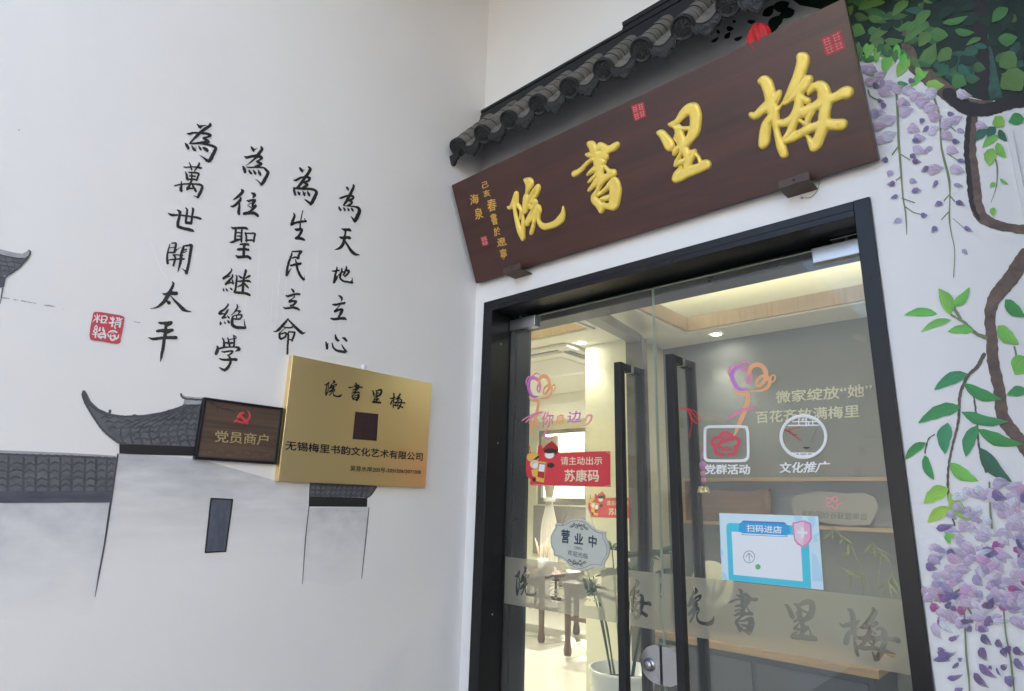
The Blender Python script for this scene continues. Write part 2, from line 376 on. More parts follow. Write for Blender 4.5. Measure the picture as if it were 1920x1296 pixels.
m_postercream = M('poster_cream', (.78, .66, .46), .4)
m_skin = M('poster_skin', (.80, .55, .42), .5); m_hair = M('poster_black', (.03, .02, .02), .5)
m_pwhite = M('poster_white', (.80, .82, .84), .45); m_yellow = M('poster_yellow', (.78, .47, .09), .5)
m_cyan = M('poster_cyan', (.06, .56, .70), .4); m_blue = M('poster_blue', (.03, .36, .68), .4); m_blue2 = M('poster_deep_blue', (.05, .22, .55), .4)
m_paleblue = M('poster_pale_blue', (.62, .78, .84), .45); m_pink = M('poster_pink', (.80, .42, .58), .4); m_pink2 = M('poster_deep_pink', (.72, .25, .45), .4)
m_greygreen = M('poster_grey_green', (.30, .42, .40), .5); m_green = M('poster_green', (.12, .48, .20), .5)
m_ltext = M('pale_yellow_vinyl', (.62, .58, .38), .5)
m_purple = M('purple_vinyl', (.55, .18, .52), .4); m_orange = M('orange_vinyl', (.80, .38, .18), .4); m_rose = M('rose_vinyl', (.70, .22, .36), .4)
m_badgered = M('badge_red', (.62, .06, .10), .4)
m_redcord = M('red_cord', (.60, .03, .03), .6); m_redcloth = M('red_cloth', (.62, .018, .018), .65, var=.3, vscale=30)
m_clip = M('brown_steel_clip', (.10, .065, .05), .5, metal=.3, var=.3, vscale=30)
m_led = M('led_glow', (1, 1, .9), emit=(1.0, 1.0, .82), estr=2.9)
m_lamp = M('downlight_glow', (1, 1, 1), emit=(1.0, .97, .9), estr=22.0)
m_pot = M('white_glazed_pot', (.66, .68, .66), .25, coat=.3)
m_leafdark = M('plant_leaf', (.045, .085, .035), .5, var=.3, vscale=20)
m_bamboo = M('bamboo_leaf', (.20, .24, .09), .5, var=.3, vscale=20)
m_darkwood = wood_mat('dark_table_wood', (.045, .026, .018), (.12, .07, .045), .45, axis=2)
m_sign = wood_mat('sign_wood', (.026, .0070, .0055), (.080, .0225, .0150), .36, axis=0, scale=3.2, bump=.05, coat=.3, streak=12)
m_signedge = M('sign_edge', (.10, .045, .025), .5)
m_party = wood_mat('party_board_wood', (.045, .026, .018), (.13, .078, .05), .5, axis=1, scale=9, bump=.15, streak=26)
m_oak = wood_mat('oak_fascia', (.42, .30, .18), (.54, .40, .26), .5, axis=2, scale=10, streak=24, bump=.03)
m_oakx = wood_mat('oak_shelf', (.30, .20, .12), (.42, .29, .18), .5, axis=0, scale=10, streak=24, bump=.03)
m_brownroll = wood_mat('brown_scroll', (.16, .09, .06), (.26, .16, .11), .6, axis=0, scale=10, streak=20, bump=.03)
m_glass = glass_mat()
m_frost = film_mat('frosted_film', (.60, .60, .57), .58, transl=.84)
m_strip = film_mat('clear_vinyl', (.8, .8, .8), .06)
m_navydark = M('dark_cabinet', (.06, .075, .10), .45, var=.2, vscale=4)
m_portal = M('taupe_metal', (.11, .105, .10), .4)
m_curtain = M('linen_curtain', (.72, .68, .62), .8, var=.06, vscale=10)
m_pave = M('grey_paving', (.17, .17, .175), .8, var=.2, vscale=1.5)

# ================================================================== setting
tag(sheet('ground', [(-60, -80, 0), (80, -80, 0), (80, 60, 0), (-60, 60, 0)], m_pave), kind='structure')
H = 4.20
# side wall (X<0 solid), shopfront wall with the door opening, soffit over both
side = box('side_wall', (-.24, 0, -9.0, 0.0, 0, H), m_wall)
tag(side, 'white side wall with painted calligraphy, seal and grey tiled houses', 'wall')
FX0, FX1, FZ = .063, 1.660, 2.396        # door frame outer size
front = prism('shopfront_wall', [(0, 0, 0), (FX0, 0, 0), (FX0, 0, FZ), (FX1, 0, FZ), (FX1, 0, 0), (7.0, 0, 0), (7.0, 0, H), (0, 0, H)], (0, .25, 0), m_wall)
tag(front, 'white shopfront wall around the glass doors with wisteria painted beside them', 'wall')
tag(box('soffit', (-.24, 7.0, -1.7, .25, H + .004, H + .3), M('soffit_grey', (.10, .10, .10), .8)), kind='structure')
# unseen pier, added just past the wisteria to shade the wall there
tag(box('added_shade_pier', (2.20, 2.60, -.72, -.0005, 0, H), M('pier_render', (.34, .34, .35), .8, var=.15, vscale=3)), 'grey rendered pier added out of view to shade the wall by the wisteria', 'pier')
# what stands on the other side of the lane (only mirrored in glass and brass)
ob = thing('lane_house', 'white house with black roof across the lane from the shop', 'house', (3, -15, 0))
prism('wall', [(-8, -15, 0), (16, -15, 0), (16, -15, 3.6), (-8, -15, 3.6)], (0, -6, 0), M('lane_wall', (.50, .50, .49), .8), ob)
prism('roof', [(-8.6, -14.4, 3.6), (-8.6, -21.6, 3.6), (-8.6, -18, 5.6)], (25.2, 0, 0), M('lane_roof', (.05, .05, .055), .8), ob)
for k in range(7): box('window', (-6.8 + 3.2 * k, -5.4 + 3.2 * k, -15.03, -14.97, 1.0, 2.4), M('lane_window', (.03, .03, .035), .2), ob)

ob = thing('added_facing_house', 'pale house with a row of windows standing at right angles to the shop', 'house', (11, -9, 0))  # unseen house, added to throw warm sunlight onto the side wall
prism('wall', [(9.5, -24, 0), (9.5, 4, 0), (9.5, 4, 5.2), (9.5, -24, 5.2)], (6, 0, 0), M('facing_wall', (.76, .73, .69), .8), ob)
box('added_dark_base', (9.40, 9.499, -24, 4, 0, 3.1), M('facing_base', (.14, .17, .23), .7), ob)  # dark band added to cut the warm light on the lower side wall
prism('roof', [(8.9, -24.6, 5.2), (16.1, -24.6, 5.2), (12.5, -24.6, 7.2)], (0, 29.2, 0), M('lane_roof', (.05, .05, .055), .8), ob)
for k in range(8): box('window', (9.37, 9.41, -22.8 + 3.3 * k, -21.4 + 3.3 * k, 1.1, 2.5), M('lane_window', (.03, .03, .035), .2), ob)
# ================================================================== calligraphy data (traced, photograph zooms)
WRITE = [
 ('wei', (600, 340, 8.64), "424,90,6 446,115,20 458,142,12;540,58,12 545,90,20 510,170,24 470,250,26 430,320,24 390,375,14 370,392,3;312,275,6 345,270,18 420,242,18 500,232,20 535,250,20 538,275,18 500,300,20 470,315,14;470,315,14 510,330,18 515,355,16 470,385,18 440,400,10;395,397,8 470,402,10 560,412,14 615,430,24 640,480,30 615,550,32 580,620,32 565,650,22;500,567,4 525,600,14 560,645,20;305,405,5 318,440,20 335,470,16;378,420,5 395,450,18 405,475,14;448,430,5 462,460,18 468,478,12;505,430,5 520,455,18 535,480,14"),
 ('tian', (600, 340, 8.64), "355,768,8 400,785,22 470,785,25 495,805,14;415,810,16 408,860,16 400,905,24;315,895,6 350,915,22 430,910,24 475,915,26 488,930,14;400,905,22 385,990,26 340,1065,26 290,1095,14 250,1104,5;400,960,14 450,1040,18 500,1120,24 550,1170,26 600,1190,16 640,1190,5"),
 ('di', (590, 490, 7.2), "232,132,6 270,132,12 330,122,10;300,78,6 298,110,12 278,190,16 265,280,18;262,285,16 290,240,14 320,190,5 350,160,5;365,90,6 368,120,12 348,180,16 345,230,14 385,265,14 450,280,14 505,285,16;505,290,14 506,250,8 506,222,3;425,68,6 430,95,12 405,150,14 390,190,10;380,150,8 430,125,12 460,130,16 450,165,16 410,205,12"),
 ('li', (590, 490, 7.2), "320,458,6 350,480,16 368,505,16 355,540,4;240,582,6 280,587,16 350,572,15 400,565,18;345,590,6 300,640,8 275,675,18;275,678,16 330,655,16 370,655,20 360,690,20 325,750,14;212,768,6 260,782,18 350,772,18 400,772,20 425,788,8"),
 ('xin', (590, 490, 7.2), "280,992,8 290,1040,18 315,1070,16 330,1068,8;372,1030,6 405,1045,18 430,1075,14;150,1090,8 162,1130,18 168,1175,18;182,1100,3 178,1140,8;235,1100,6 250,1160,14 290,1200,16 350,1215,18 400,1222,20 425,1215,14;425,1215,14 390,1170,12 360,1122,4"),
 ('wei', (520, 300, 8.1), "335,115,8 362,150,22 380,178,14;385,160,10 408,148,4;468,100,8 500,140,24 470,200,24 425,260,24 380,330,24 330,395,22 305,412,14;252,308,10 290,305,18 360,268,16 440,262,16 490,275,20 480,310,18 430,335,16 400,345,12;410,345,14 455,375,20 420,405,22 385,425,16;250,430,14 300,430,16 400,438,18 500,440,18 570,460,20 595,500,24 565,570,28 530,640,28 505,675,20;415,597,4 450,625,16 500,660,24;255,425,14 258,480,20 275,530,16;310,480,6 328,510,20 340,530,12;345,500,8 352,485,3;388,475,6 405,515,20 415,540,12;425,505,8 435,490,3;460,478,8 475,515,22 488,545,14"),
 ('sheng', (520, 300, 8.1), "248,810,8 262,850,18 235,920,22 215,980,20;225,985,16 270,955,18 350,940,18 425,932,18 440,938,10;425,920,10 410,880,2;388,765,7 370,850,8 350,950,10 345,1030,14;265,1050,6 295,1060,22 350,1055,22 375,1065,18 355,1110,22 320,1160,18 285,1190,20;285,1190,22 340,1190,24 390,1205,20 415,1220,10"),
 ('min', (500, 460, 6.17), "292,88,8 285,120,12 258,190,13 238,270,14 232,345,16;238,340,14 265,295,8 290,262,2;298,72,8 350,72,10 400,72,13 375,110,14 360,150,14;300,145,10 340,138,10 375,150,10;335,165,6 345,220,13 365,300,14 400,365,16 428,395,16;435,395,8 438,355,2;278,235,10 330,222,14 390,212,16"),
 ('li', (500, 460, 6.17), "285,505,6 305,525,14 318,545,8;222,580,6 250,588,13 320,568,13 380,565,12;325,590,8 295,620,6 265,640,12;262,655,12 320,645,14 340,655,14 310,690,12 275,697,8;195,715,5 225,730,13 300,720,13 350,730,14 375,748,10"),
 ('ming', (500, 460, 6.17), "250,845,5 235,870,12 190,920,16 140,975,18 110,995,10 78,994,3;245,855,8 290,905,12 350,965,16 400,1010,20 430,1018,8 450,1006,2;195,945,6 240,955,9 295,950,11;215,960,3 160,1005,6 148,1030,12 152,1070,14 165,1085,12;155,1030,8 200,1015,10 225,1020,12 215,1060,12 170,1085,12;255,1000,8 300,1005,10 325,1012,11 305,1070,12 293,1105,10;250,1010,9 250,1080,13 243,1160,12 240,1250,12 232,1264,4;255,1090,6 290,1095,8"),
 ('wei', (420, 270, 9.26), "470,45,8 495,85,24 515,125,16;530,95,12 580,75,3;640,45,12 660,90,26 620,150,28 580,205,30 530,260,16 470,310,14 420,350,8 370,375,3;355,215,8 400,235,24 480,215,24 580,210,28 640,230,28 660,250,16 610,285,14 575,305,18;575,310,18 630,335,26 650,350,18 590,375,20 530,388,8;395,398,8 450,408,14 560,405,14 680,412,16 730,450,24 765,500,28 730,580,30 690,650,32 655,705,22;550,615,3 600,650,10 640,695,18;330,390,14 350,430,28 365,490,24;430,450,6 450,485,22 475,515,18;505,455,8 530,490,20 545,515,20;595,455,8 615,500,26 635,540,16"),
 ('wang', (420, 270, 9.26), "300,788,8 325,825,28 280,880,26 220,930,22 165,970,8;290,935,16 275,985,28 220,1040,26 160,1085,22 112,1080,6;270,1040,14 265,1100,22 255,1180,28 262,1220,20;475,850,8 520,870,26 530,895,28 500,935,8;395,985,8 430,990,22 490,975,20 540,980,20 510,1030,22;505,1010,20 500,1080,22 520,1090,25;405,1060,4 440,1085,8 475,1105,10;410,1058,3 450,1040,6 500,1035,8;545,1060,14 550,1085,22 500,1130,24 440,1180,20 370,1205,24;350,1210,26 430,1200,28 520,1200,28 580,1240,26 590,1260,14"),
 ('shengsage', (410, 415, 8.64), "205,93,6 240,112,20 340,108,20 430,110,22 470,128,12;280,130,18 272,200,20 265,290,18;378,120,14 372,200,16 368,290,18 370,335,12;300,180,10 345,185,12;300,240,8 350,240,14;180,340,6 230,335,20 290,305,22 350,295,14;425,185,8 445,230,16 450,330,14;430,190,10 500,195,12 585,200,16 575,270,18 570,330,16;440,310,14 520,305,14 570,310,14;350,375,14 420,370,18 480,378,20;420,370,22 408,450,22 405,570,24;310,455,16 340,455,24 420,452,20 480,462,20;275,550,6 320,580,25 400,575,25 470,572,24 510,600,22 515,618,10"),
 ('ji', (410, 415, 8.64), "198,762,5 212,795,12 170,850,18 120,890,18 80,920,20;80,925,22 130,905,14 180,890,10;225,870,14 220,905,16 170,960,20 130,1005,22 115,1020,20;130,1010,16 200,990,14;225,950,10 230,1000,18 235,1012,14;70,1082,4 78,1110,14 85,1135,8;118,1085,6 130,1110,16 145,1130,10;185,1080,6 205,1100,16 220,1112,8;278,872,6 295,900,14 285,1000,18 275,1090,18 260,1140,20;260,1145,22 300,1155,22 390,1160,22 460,1175,22 500,1195,20;432,785,12 440,810,22 420,880,20 400,980,22 395,1060,22 388,1150,22;325,880,6 360,910,20 385,920,12;440,925,10 480,895,20 505,885,16;310,975,12 360,970,16 430,965,18 490,970,20 522,992,6;310,1062,8 350,1045,14 400,1010,14;420,1010,12 455,1050,18 480,1080,12"),
 ('jue', (390, 560, 8.64), "320,85,8 325,105,14 270,170,16 210,210,22 185,240,22;190,248,20 240,245,14 275,250,10;325,180,12 300,225,18 265,280,18 235,310,18;235,315,14 290,305,14;315,280,8 335,305,16 345,318,10;205,370,6 205,400,20 200,425,10;262,372,6 275,395,14 285,405,8;318,355,8 335,380,20 345,395,12;465,92,8 480,130,16 450,190,16 410,240,10 370,268,3;460,200,10 520,205,16 490,245,8;400,290,10 450,270,10 545,265,14 535,310,16 515,335,10;420,330,12 520,330,14;460,280,8 465,325,10;405,285,14 390,360,24 400,430,28 460,465,26 540,470,24 600,475,20;605,475,18 595,420,12 585,335,3"),
 ('xue', (390, 560, 8.64), "230,640,8 255,680,16 260,770,22;320,630,8 330,670,14 340,720,16;410,592,6 425,640,14 425,700,16 420,770,16;430,600,8 455,620,8 450,650,6;340,665,8 420,650,8;270,715,14 350,720,18 420,715,14;345,720,20 350,780,14;145,765,8 160,800,22 145,860,30 130,895,24;165,815,18 240,795,16 340,785,12 430,785,12 490,795,22 510,825,20 470,840,16 440,855,4;220,858,6 260,865,16 350,850,14 395,855,18 380,885,16 330,920,12;320,915,12 350,950,16 370,1000,20 350,1070,22 310,1130,26 270,1160,22;180,1112,4 230,1145,20 275,1160,22;180,968,6 240,990,18 340,990,22 430,985,24 455,990,26"),
 ('wei', (320, 220, 8.1), "402,105,8 440,145,22 455,160,14;460,135,16 545,120,4;595,92,10 600,125,24 540,165,24 470,215,24 420,260,24 350,330,18 300,385,12 280,400,4;250,243,6 290,252,20 340,235,15 450,240,16 560,250,18 605,275,20 560,300,16 500,315,16;500,318,18 560,360,26 580,375,18;285,402,5 380,395,16 480,385,22 560,385,24;480,400,14 570,415,16 650,440,20 685,475,24 650,550,28 610,630,30 580,670,20;440,577,2 490,605,8 550,655,24;218,390,5 245,425,24 268,470,20;318,428,5 345,475,20 370,500,18;380,460,8 392,445,2;422,432,5 445,470,18 460,492,14;490,460,10 535,485,28 560,510,18"),
 ('wan', (320, 220, 8.1), "195,752,6 240,760,12 330,752,10 420,762,14 465,772,14;285,688,8 305,740,12 320,800,12;432,690,10 430,720,16 395,770,14 365,815,10;222,825,5 240,870,18 250,930,22 260,950,14;275,835,10 350,840,14 425,855,16 410,910,16 395,960,14;260,945,16 330,940,14 395,950,14;290,890,12 370,895,14;320,850,12 320,940,12;320,945,18 300,1010,16 260,1080,24 250,1100,14;60,1040,10 120,1025,12 240,1012,14 380,1015,14 450,1025,18 480,1055,20 465,1110,24 430,1180,24 415,1220,16;340,1192,2 380,1200,8 415,1220,14;160,968,5 165,1030,16 155,1090,26 165,1120,18;250,1085,16 320,1080,14 350,1075,16;330,1030,12 360,1080,20 385,1125,16"),
 ('shi', (300, 380, 9.26), "145,185,8 205,215,25 330,215,14 450,230,14 560,245,16 650,260,20 705,280,18;295,125,6 345,165,28 335,250,24 312,340,26 310,400,28;315,415,28 400,445,26 500,465,28 560,485,24 590,502,6;440,88,5 470,120,18 465,210,20 450,310,22 455,350,24;560,95,10 575,120,22 560,230,20 545,340,22 540,365,20;460,350,26 540,355,26"),
 ('kai', (300, 380, 9.26), "175,715,6 150,800,14 128,900,18 125,1000,22 133,1050,24;200,705,10 250,700,14 278,710,18 268,780,20 250,860,22;160,788,8 250,775,8;150,868,14 230,865,16;270,840,14 320,800,6 380,765,2;410,750,12 400,800,26 375,870,22;415,755,12 480,745,18 545,740,25 540,800,28 520,920,26 500,1050,24 475,1160,26 458,1220,28;380,1140,2 410,1165,8 450,1200,18;400,830,10 455,815,16;390,870,14 430,860,10 475,840,2;225,905,10 300,908,10 390,915,16;225,910,8 265,950,18 250,1030,20 232,1090,18;160,995,12 250,985,14 340,980,14 415,980,18;370,880,22 365,960,26 350,1060,24 330,1130,16 305,1220,2"),
 ('tai', (270, 520, 7.62), "405,65,8 420,100,18 390,170,22 345,250,30 300,330,28 240,390,22 180,430,12 90,448,2;265,230,6 300,245,18 370,230,26 460,230,28;380,265,4 430,325,14 490,385,22 560,455,28 610,480,14 680,492,2;330,345,14 355,365,28"),
 ('ping', (270, 520, 7.62), "205,640,6 240,655,18 320,655,24 385,650,26;385,670,14 330,695,16 310,720,12;315,680,20 305,800,24 290,870,26;190,770,20 250,762,24 330,765,28 405,755,22;400,765,14 330,800,10;65,860,5 110,878,16 160,880,22 270,865,20 370,862,24 455,862,26;290,870,24 275,1000,24 255,1090,22 247,1145,18 230,1210,2"),
]
GOLD = {
 'yuan': ((940, 320, 9.257), "115,630,8 150,650,20 195,600,30 240,470,30 265,400,28 275,420,24 280,480,22 285,590,24 320,630,26 345,690,18 345,760,18 335,840,12;225,560,22 245,720,26 280,880,34 330,1050,44 375,1150,40 375,1195,18;375,1150,35 390,1000,26 385,880,26 380,760,6;410,160,16 480,200,60 500,225,66 470,310,36 445,400,14;445,400,14 430,480,40 430,600,50 420,680,44 395,720,24;430,600,44 500,480,36 560,370,26 620,300,30 645,280,32 650,320,28 620,420,24 560,500,22 540,560,36;590,540,30 600,560,32 560,640,32 500,620,36;560,660,20 500,790,32 470,870,38 455,930,28;640,630,36 600,720,36 560,800,28 500,870,28;660,620,24 680,690,20 660,760,22 655,860,24 690,940,34 760,975,42 850,960,42 950,920,48 1030,850,58 1070,770,40 1080,700,20 1076,620,4;600,760,30 580,880,26 550,1000,30 525,1085,28"),
 'shu': ((1060, 250, 8.1), "360,160,26 410,190,54 430,260,46 440,320,36;320,325,14 380,330,32 450,320,36;530,190,42 590,230,50 620,260,54 690,240,40 750,210,46 795,170,32;440,300,50 500,345,50 590,330,54 620,370,38;530,200,42 460,280,40;480,400,54 540,430,56 600,440,28;430,390,22 340,450,24 260,540,28 200,590,32 140,620,40;480,460,44 530,520,54 530,600,50 530,690,50;480,530,44 400,580,28 335,640,10;470,610,6 400,680,7 355,745,10;490,640,10 420,690,12 360,745,14;520,690,44 450,770,36 380,850,22 355,875,10;600,500,18 660,570,22 700,600,38 740,600,42;740,610,40 660,650,36 580,700,44 530,780,32 500,850,22 440,960,36;440,960,36 450,1020,46 510,1080,48 550,1140,48 550,1180,28;500,945,14 560,900,22 640,830,30 700,760,38 760,730,48;760,750,62 770,850,82 760,950,82 750,1060,72 730,1110,54;580,1100,28 650,1110,34 720,1100,56;540,1000,14 600,990,28 680,970,34;600,1010,8 580,1080,10"),
 'li': ((1220, 180, 7.62), "260,405,8 320,410,36 390,360,34 470,260,56 550,190,64 620,190,72;620,180,64 645,280,76 645,400,72 620,520,72 560,620,54 500,700,46;340,440,26 380,490,28;400,460,46 420,560,52 460,680,52 490,780,46;440,470,30 540,465,28;370,565,28 430,560,36;100,530,14 160,540,44 220,620,54 270,700,66 290,740,44;340,600,12 395,690,10;400,740,34 350,800,28 340,840,16;440,800,14 420,850,20 380,940,32 350,995,12;500,780,46 530,880,46 530,980,48 520,1050,42;560,830,36 610,805,30 640,780,10;625,800,24 590,880,34 550,950,36;650,830,16 690,880,14 715,950,20 760,980,44;350,1000,12 430,960,28 500,920,34;440,1020,12 380,1110,38 360,1180,48;360,1190,46 450,1140,60 560,1080,64 680,1040,58 780,990,62 810,990,48"),
 'mei': ((1400, 90, 6.03), "150,375,20 200,370,46 240,430,56 265,520,54 280,620,56 300,720,56 330,830,38 340,930,28 370,1060,34 400,1140,42 430,1210,38;45,750,18 100,770,34 180,700,44 260,640,56 340,560,40 370,500,22;300,780,46 230,850,42 210,950,54 200,1060,56 185,1100,34;600,90,28 640,130,60 625,220,62 590,330,60 540,440,56 480,540,36 430,600,14 360,700,10;700,360,46 660,420,56 600,480,54 480,600,24 430,635,10;600,520,40 590,640,44 560,740,46 500,810,38 430,850,38 360,850,28;700,520,14 760,450,34 820,430,48 870,470,54 890,560,60 900,640,56;600,560,30 690,600,34;650,730,54 760,670,46 880,600,54 1000,560,44 1100,510,58 1140,510,62;830,520,24 830,590,24;900,640,52 880,760,56 870,880,56 830,1000,56 790,1100,52 760,1130,38;700,1010,14 720,1060,24 760,1120,38;740,720,34 700,800,26 680,880,24;600,720,46 540,840,40 500,940,36 430,1040,26;430,1060,26 540,1010,46 660,940,42 780,890,42 900,860,46 1000,870,52 1080,870,58;670,990,8 720,1050,10;600,820,18 670,870,20"),
}
SEAL = "360,220,10 365,340,22 355,470,24;285,270,14 310,320,16;440,265,16 400,320,18;340,370,20 280,400,16 230,460,10;400,370,16 460,420,16 490,440,10;500,290,18 500,400,22 500,460,18;500,290,16 600,285,18 660,330,20 640,400,22 600,460,20;530,390,12 600,395,12;450,480,8 540,490,20 660,500,8;770,330,18 790,380,26;840,320,20 830,450,26 810,600,26;890,360,16 860,400,20;720,480,16 760,500,24 870,480,22;960,340,22 980,380,26;1030,340,18 1040,380,26;1130,365,12 1060,400,20;930,440,12 1000,425,12 1100,450,14;920,470,12 910,560,12 890,600,18 910,660,22;950,480,16 1070,490,20 1050,570,22 1040,610,32;930,540,10 1040,540,18;330,570,14 290,630,16 290,680,16 350,680,18 360,620,16 340,580,14;300,700,16 250,750,20 300,790,22 360,760,20 340,710,16;200,825,8 250,845,16 400,830,12;310,800,18 305,930,26;450,640,20 430,720,30;540,640,18 550,720,36 580,760,26;480,800,14 420,860,24 400,900,30 480,960,22;480,800,14 600,830,28 600,950,30;450,850,14 560,850,14;440,920,22 580,920,22;710,785,18 780,745,24 870,740,26 950,780,26;780,800,8 860,800,12;680,830,16 710,910,22;1010,860,16 990,940,24 930,980,26;770,850,14 760,950,26 800,1010,30 860,1010,30 900,960,28 900,890,24 880,860,16;800,900,14 860,880,12 860,930,10"

def onpx(P, f, off):
    return lambda x, y, h=0.0: P.px(*f(x, y), off + h)
# ------------------------------------------------------------------ writing on the side wall
for nm, (ox, oy, s), d in WRITE:
    stroke_mesh('brush_character', parse(d), onpx(LW, zm(ox, oy, s), .0022), m_ink, side, 5.0, wob=2.2, wobs=9)
zs = zm(160, 575, 16.2)
sealp = [(285, 158), (450, 165), (600, 185), (850, 228), (1060, 262), (1140, 290), (1190, 330), (1185, 420), (1150, 640), (1110, 850), (1075, 990), (1085, 1040), (1040, 1110), (980, 1132), (800, 1115), (500, 1055), (300, 1035), (165, 1010), (140, 960), (125, 850), (150, 650), (180, 480), (215, 330), (240, 200)]
sl = pxsheet('red_seal', LW, sealp, .0022, m_red, side, zs)
stroke_mesh('seal_character', parse(SEAL), onpx(LW, zs, .0028), m_sealwhite, sl, 8.0)
# ------------------------------------------------------------------ painted houses on the side wall
W0 = lambda x, y: (x, y)
z3 = zm(0, 700, 2.5925)
def strokes_on(name, P, d, f, off, mat, parent, step, wob=0.0, wobs=6.0):
    return stroke_mesh(name, parse(d) if isinstance(d, str) else d, onpx(P, f, off), mat, parent, step, wob=wob, wobs=wobs)
m_wash1 = wash_mat('blue_grey_wash', (.30, .34, .43), .42, 1.12, 1.62, (9, 9, 14))
m_wash2 = wash_mat('pale_grey_wash', (.34, .36, .42), .42, 1.25, 1.66, (4, 4, 18))
pxsheet('painted_wash', LW, [(-230, 934), (0, 940), (205, 940), (190, 1040), (172, 1150), (100, 1170), (0, 1160), (-230, 1160)], .0012, m_wash1, side)
pxsheet('painted_wash', LW, [(222, 850), (372, 860), (512, 900), (578, 905), (575, 960), (568, 1090), (500, 1120), (300, 1130), (182, 1110), (205, 960)], .0012, m_wash2, side)
pxsheet('painted_wash', LW, [(580, 952), (692, 952), (680, 1080), (640, 1100), (568, 1090)], .0014, m_wash1, side)
# low wall roof on the far left
r1 = pxsheet('painted_roof', LW, [(-600, 338), (0, 375), (330, 388), (565, 402), (565, 440), (548, 575), (0, 578), (-600, 564)], .002, m_tilegrey, side, z3)
pxsheet('painted_ridge', LW, [(-600, 337), (0, 374), (330, 387), (565, 401), (565, 412), (330, 400), (0, 388), (-600, 351)], .0026, m_tilelight, r1, z3)
pxsheet('painted_band', LW, [(-600, 559), (0, 573), (548, 570), (540, 628), (0, 630), (-600, 622)], .0026, m_band, r1, z3)
ribs = [(43, 37), (116, 112), (175, 173), (237, 236), (294, 292), (350, 346), (414, 409), (469, 465), (521, 515)]
ribs = [(43 - 68 * k, 37 - 70 * k) for k in range(8, 0, -1)] + ribs
sk = [[(a, 408 + a * (.02 if a > 0 else .06), 6), (b, 570 + min(0, b) * .022, 7)] for a, b in ribs] + [[(-600, 355, 5), (0, 392, 5), (330, 404, 6), (565, 415, 6)]]
xs_ = [a for a, b in ribs] + [560]
for i in range(len(xs_) - 1):
    x0, x1 = xs_[i] + 8, xs_[i + 1] - 6
    for k in range(4):
        y = 438 + min(0, x0) * (.055 - .009 * k) + k * 36 + random.uniform(-4, 6); sk.append([(x0 - k, y + 8, 3), ((x0 + x1) / 2 - k, y - 4, 6), (x1 - k, y + 6, 3)])
strokes_on('painted_tile_line', LW, sk, z3, .003, m_ink2, r1, 3.5, wob=1.5)
# swooping roof of the tall house
up = [(400, 88), (412, 82), (424, 100), (440, 135), (480, 172), (535, 196), (600, 206), (700, 202), (800, 186), (885, 158), (985, 150)]
lo = [(985, 362), (800, 352), (610, 344), (570, 328), (530, 300), (480, 250), (435, 180), (405, 125), (395, 105)]
r2 = pxsheet('painted_roof', LW, up + lo, .002, m_tilegrey, side, z3)
pxsheet('painted_band', LW, [(580, 343), (985, 358), (985, 402), (700, 396), (580, 390)], .0026, m_ridge, r2, z3)
pxsheet('painted_ridge', LW, [(878, 98), (900, 112), (990, 120), (990, 158), (890, 156), (896, 128)], .0024, m_tilelight, r2, z3)
sk = [[(408, 92, 9), (420, 130, 9), (460, 172, 6), (530, 202, 5), (620, 210, 4), (740, 204, 4), (885, 162, 4)], [(408, 92, 9), (410, 130, 7), (450, 205, 5), (500, 275, 5), (570, 332, 6), (610, 342, 5)], [(535, 182, 7), (532, 196, 5)], [(880, 100, 4), (895, 122, 4), (985, 130, 4)], [(890, 156, 4), (985, 156, 5)]]
for i in range(9):
    t = i / 8; sk.append([(905 + 70 * t, 160, 2), (760 + 190 * t - 150 * (1 - t), 250 + 10 * t, 4), (600 + 370 * t, 340 + 16 * t, 5)])
for rr in range(6):
    for i in range(10):
        t = i / 10 + .02; y = 190 + rr * 27
        xa = 500 + 40 * rr * .9 if rr > 2 else 480 + 20 * rr
        x = xa + (960 - xa) * t; yy = y + 22 * (1 - t) + random.uniform(-4, 4)
        if yy < 340 and yy > 206 - 40 * max(0, (x - 800) / 160): sk.append([(x, yy + 7, 2.5), (x + 20, yy - 3, 5), (x + 40, yy + 7, 2.5)])
strokes_on('painted_tile_line', LW, sk, z3, .003, m_ink2, r2, 3.5, wob=1.2)
# little roof below the brass plaque
z4 = zm(340, 640, 3.24)
r3 = pxsheet('painted_roof', LW, [(780, 850), (1190, 870), (1180, 885), (1150, 930), (1125, 950), (775, 945)], .002, m_tilegrey, side, z4)
pxsheet('painted_band', LW, [(776, 943), (1130, 952), (1128, 1006), (774, 1004)], .0026, m_ridge, r3, z4)
sk = []
for i in range(12): sk.append([(785 + 33 * i, 855, 4), (780 + 31 * i, 945, 5)])
for i in range(11):
    for k in range(3): sk.append([(788 + 32 * i, 882 + 28 * k + random.uniform(-3, 3), 3), (802 + 32 * i, 874 + 28 * k, 5), (814 + 32 * i, 884 + 28 * k, 3)])
sk.append([(1185, 885, 5), (1150, 935, 5), (1120, 952, 5)])
strokes_on('painted_tile_line', LW, [s for s in sk if all(p[0] < 1160 - (p[1] - 850) * .35 or len(s) == 3 and p[0] > 1118 and s is sk[-1] for p in s)], z4, .003, m_ink2, r3, 4)
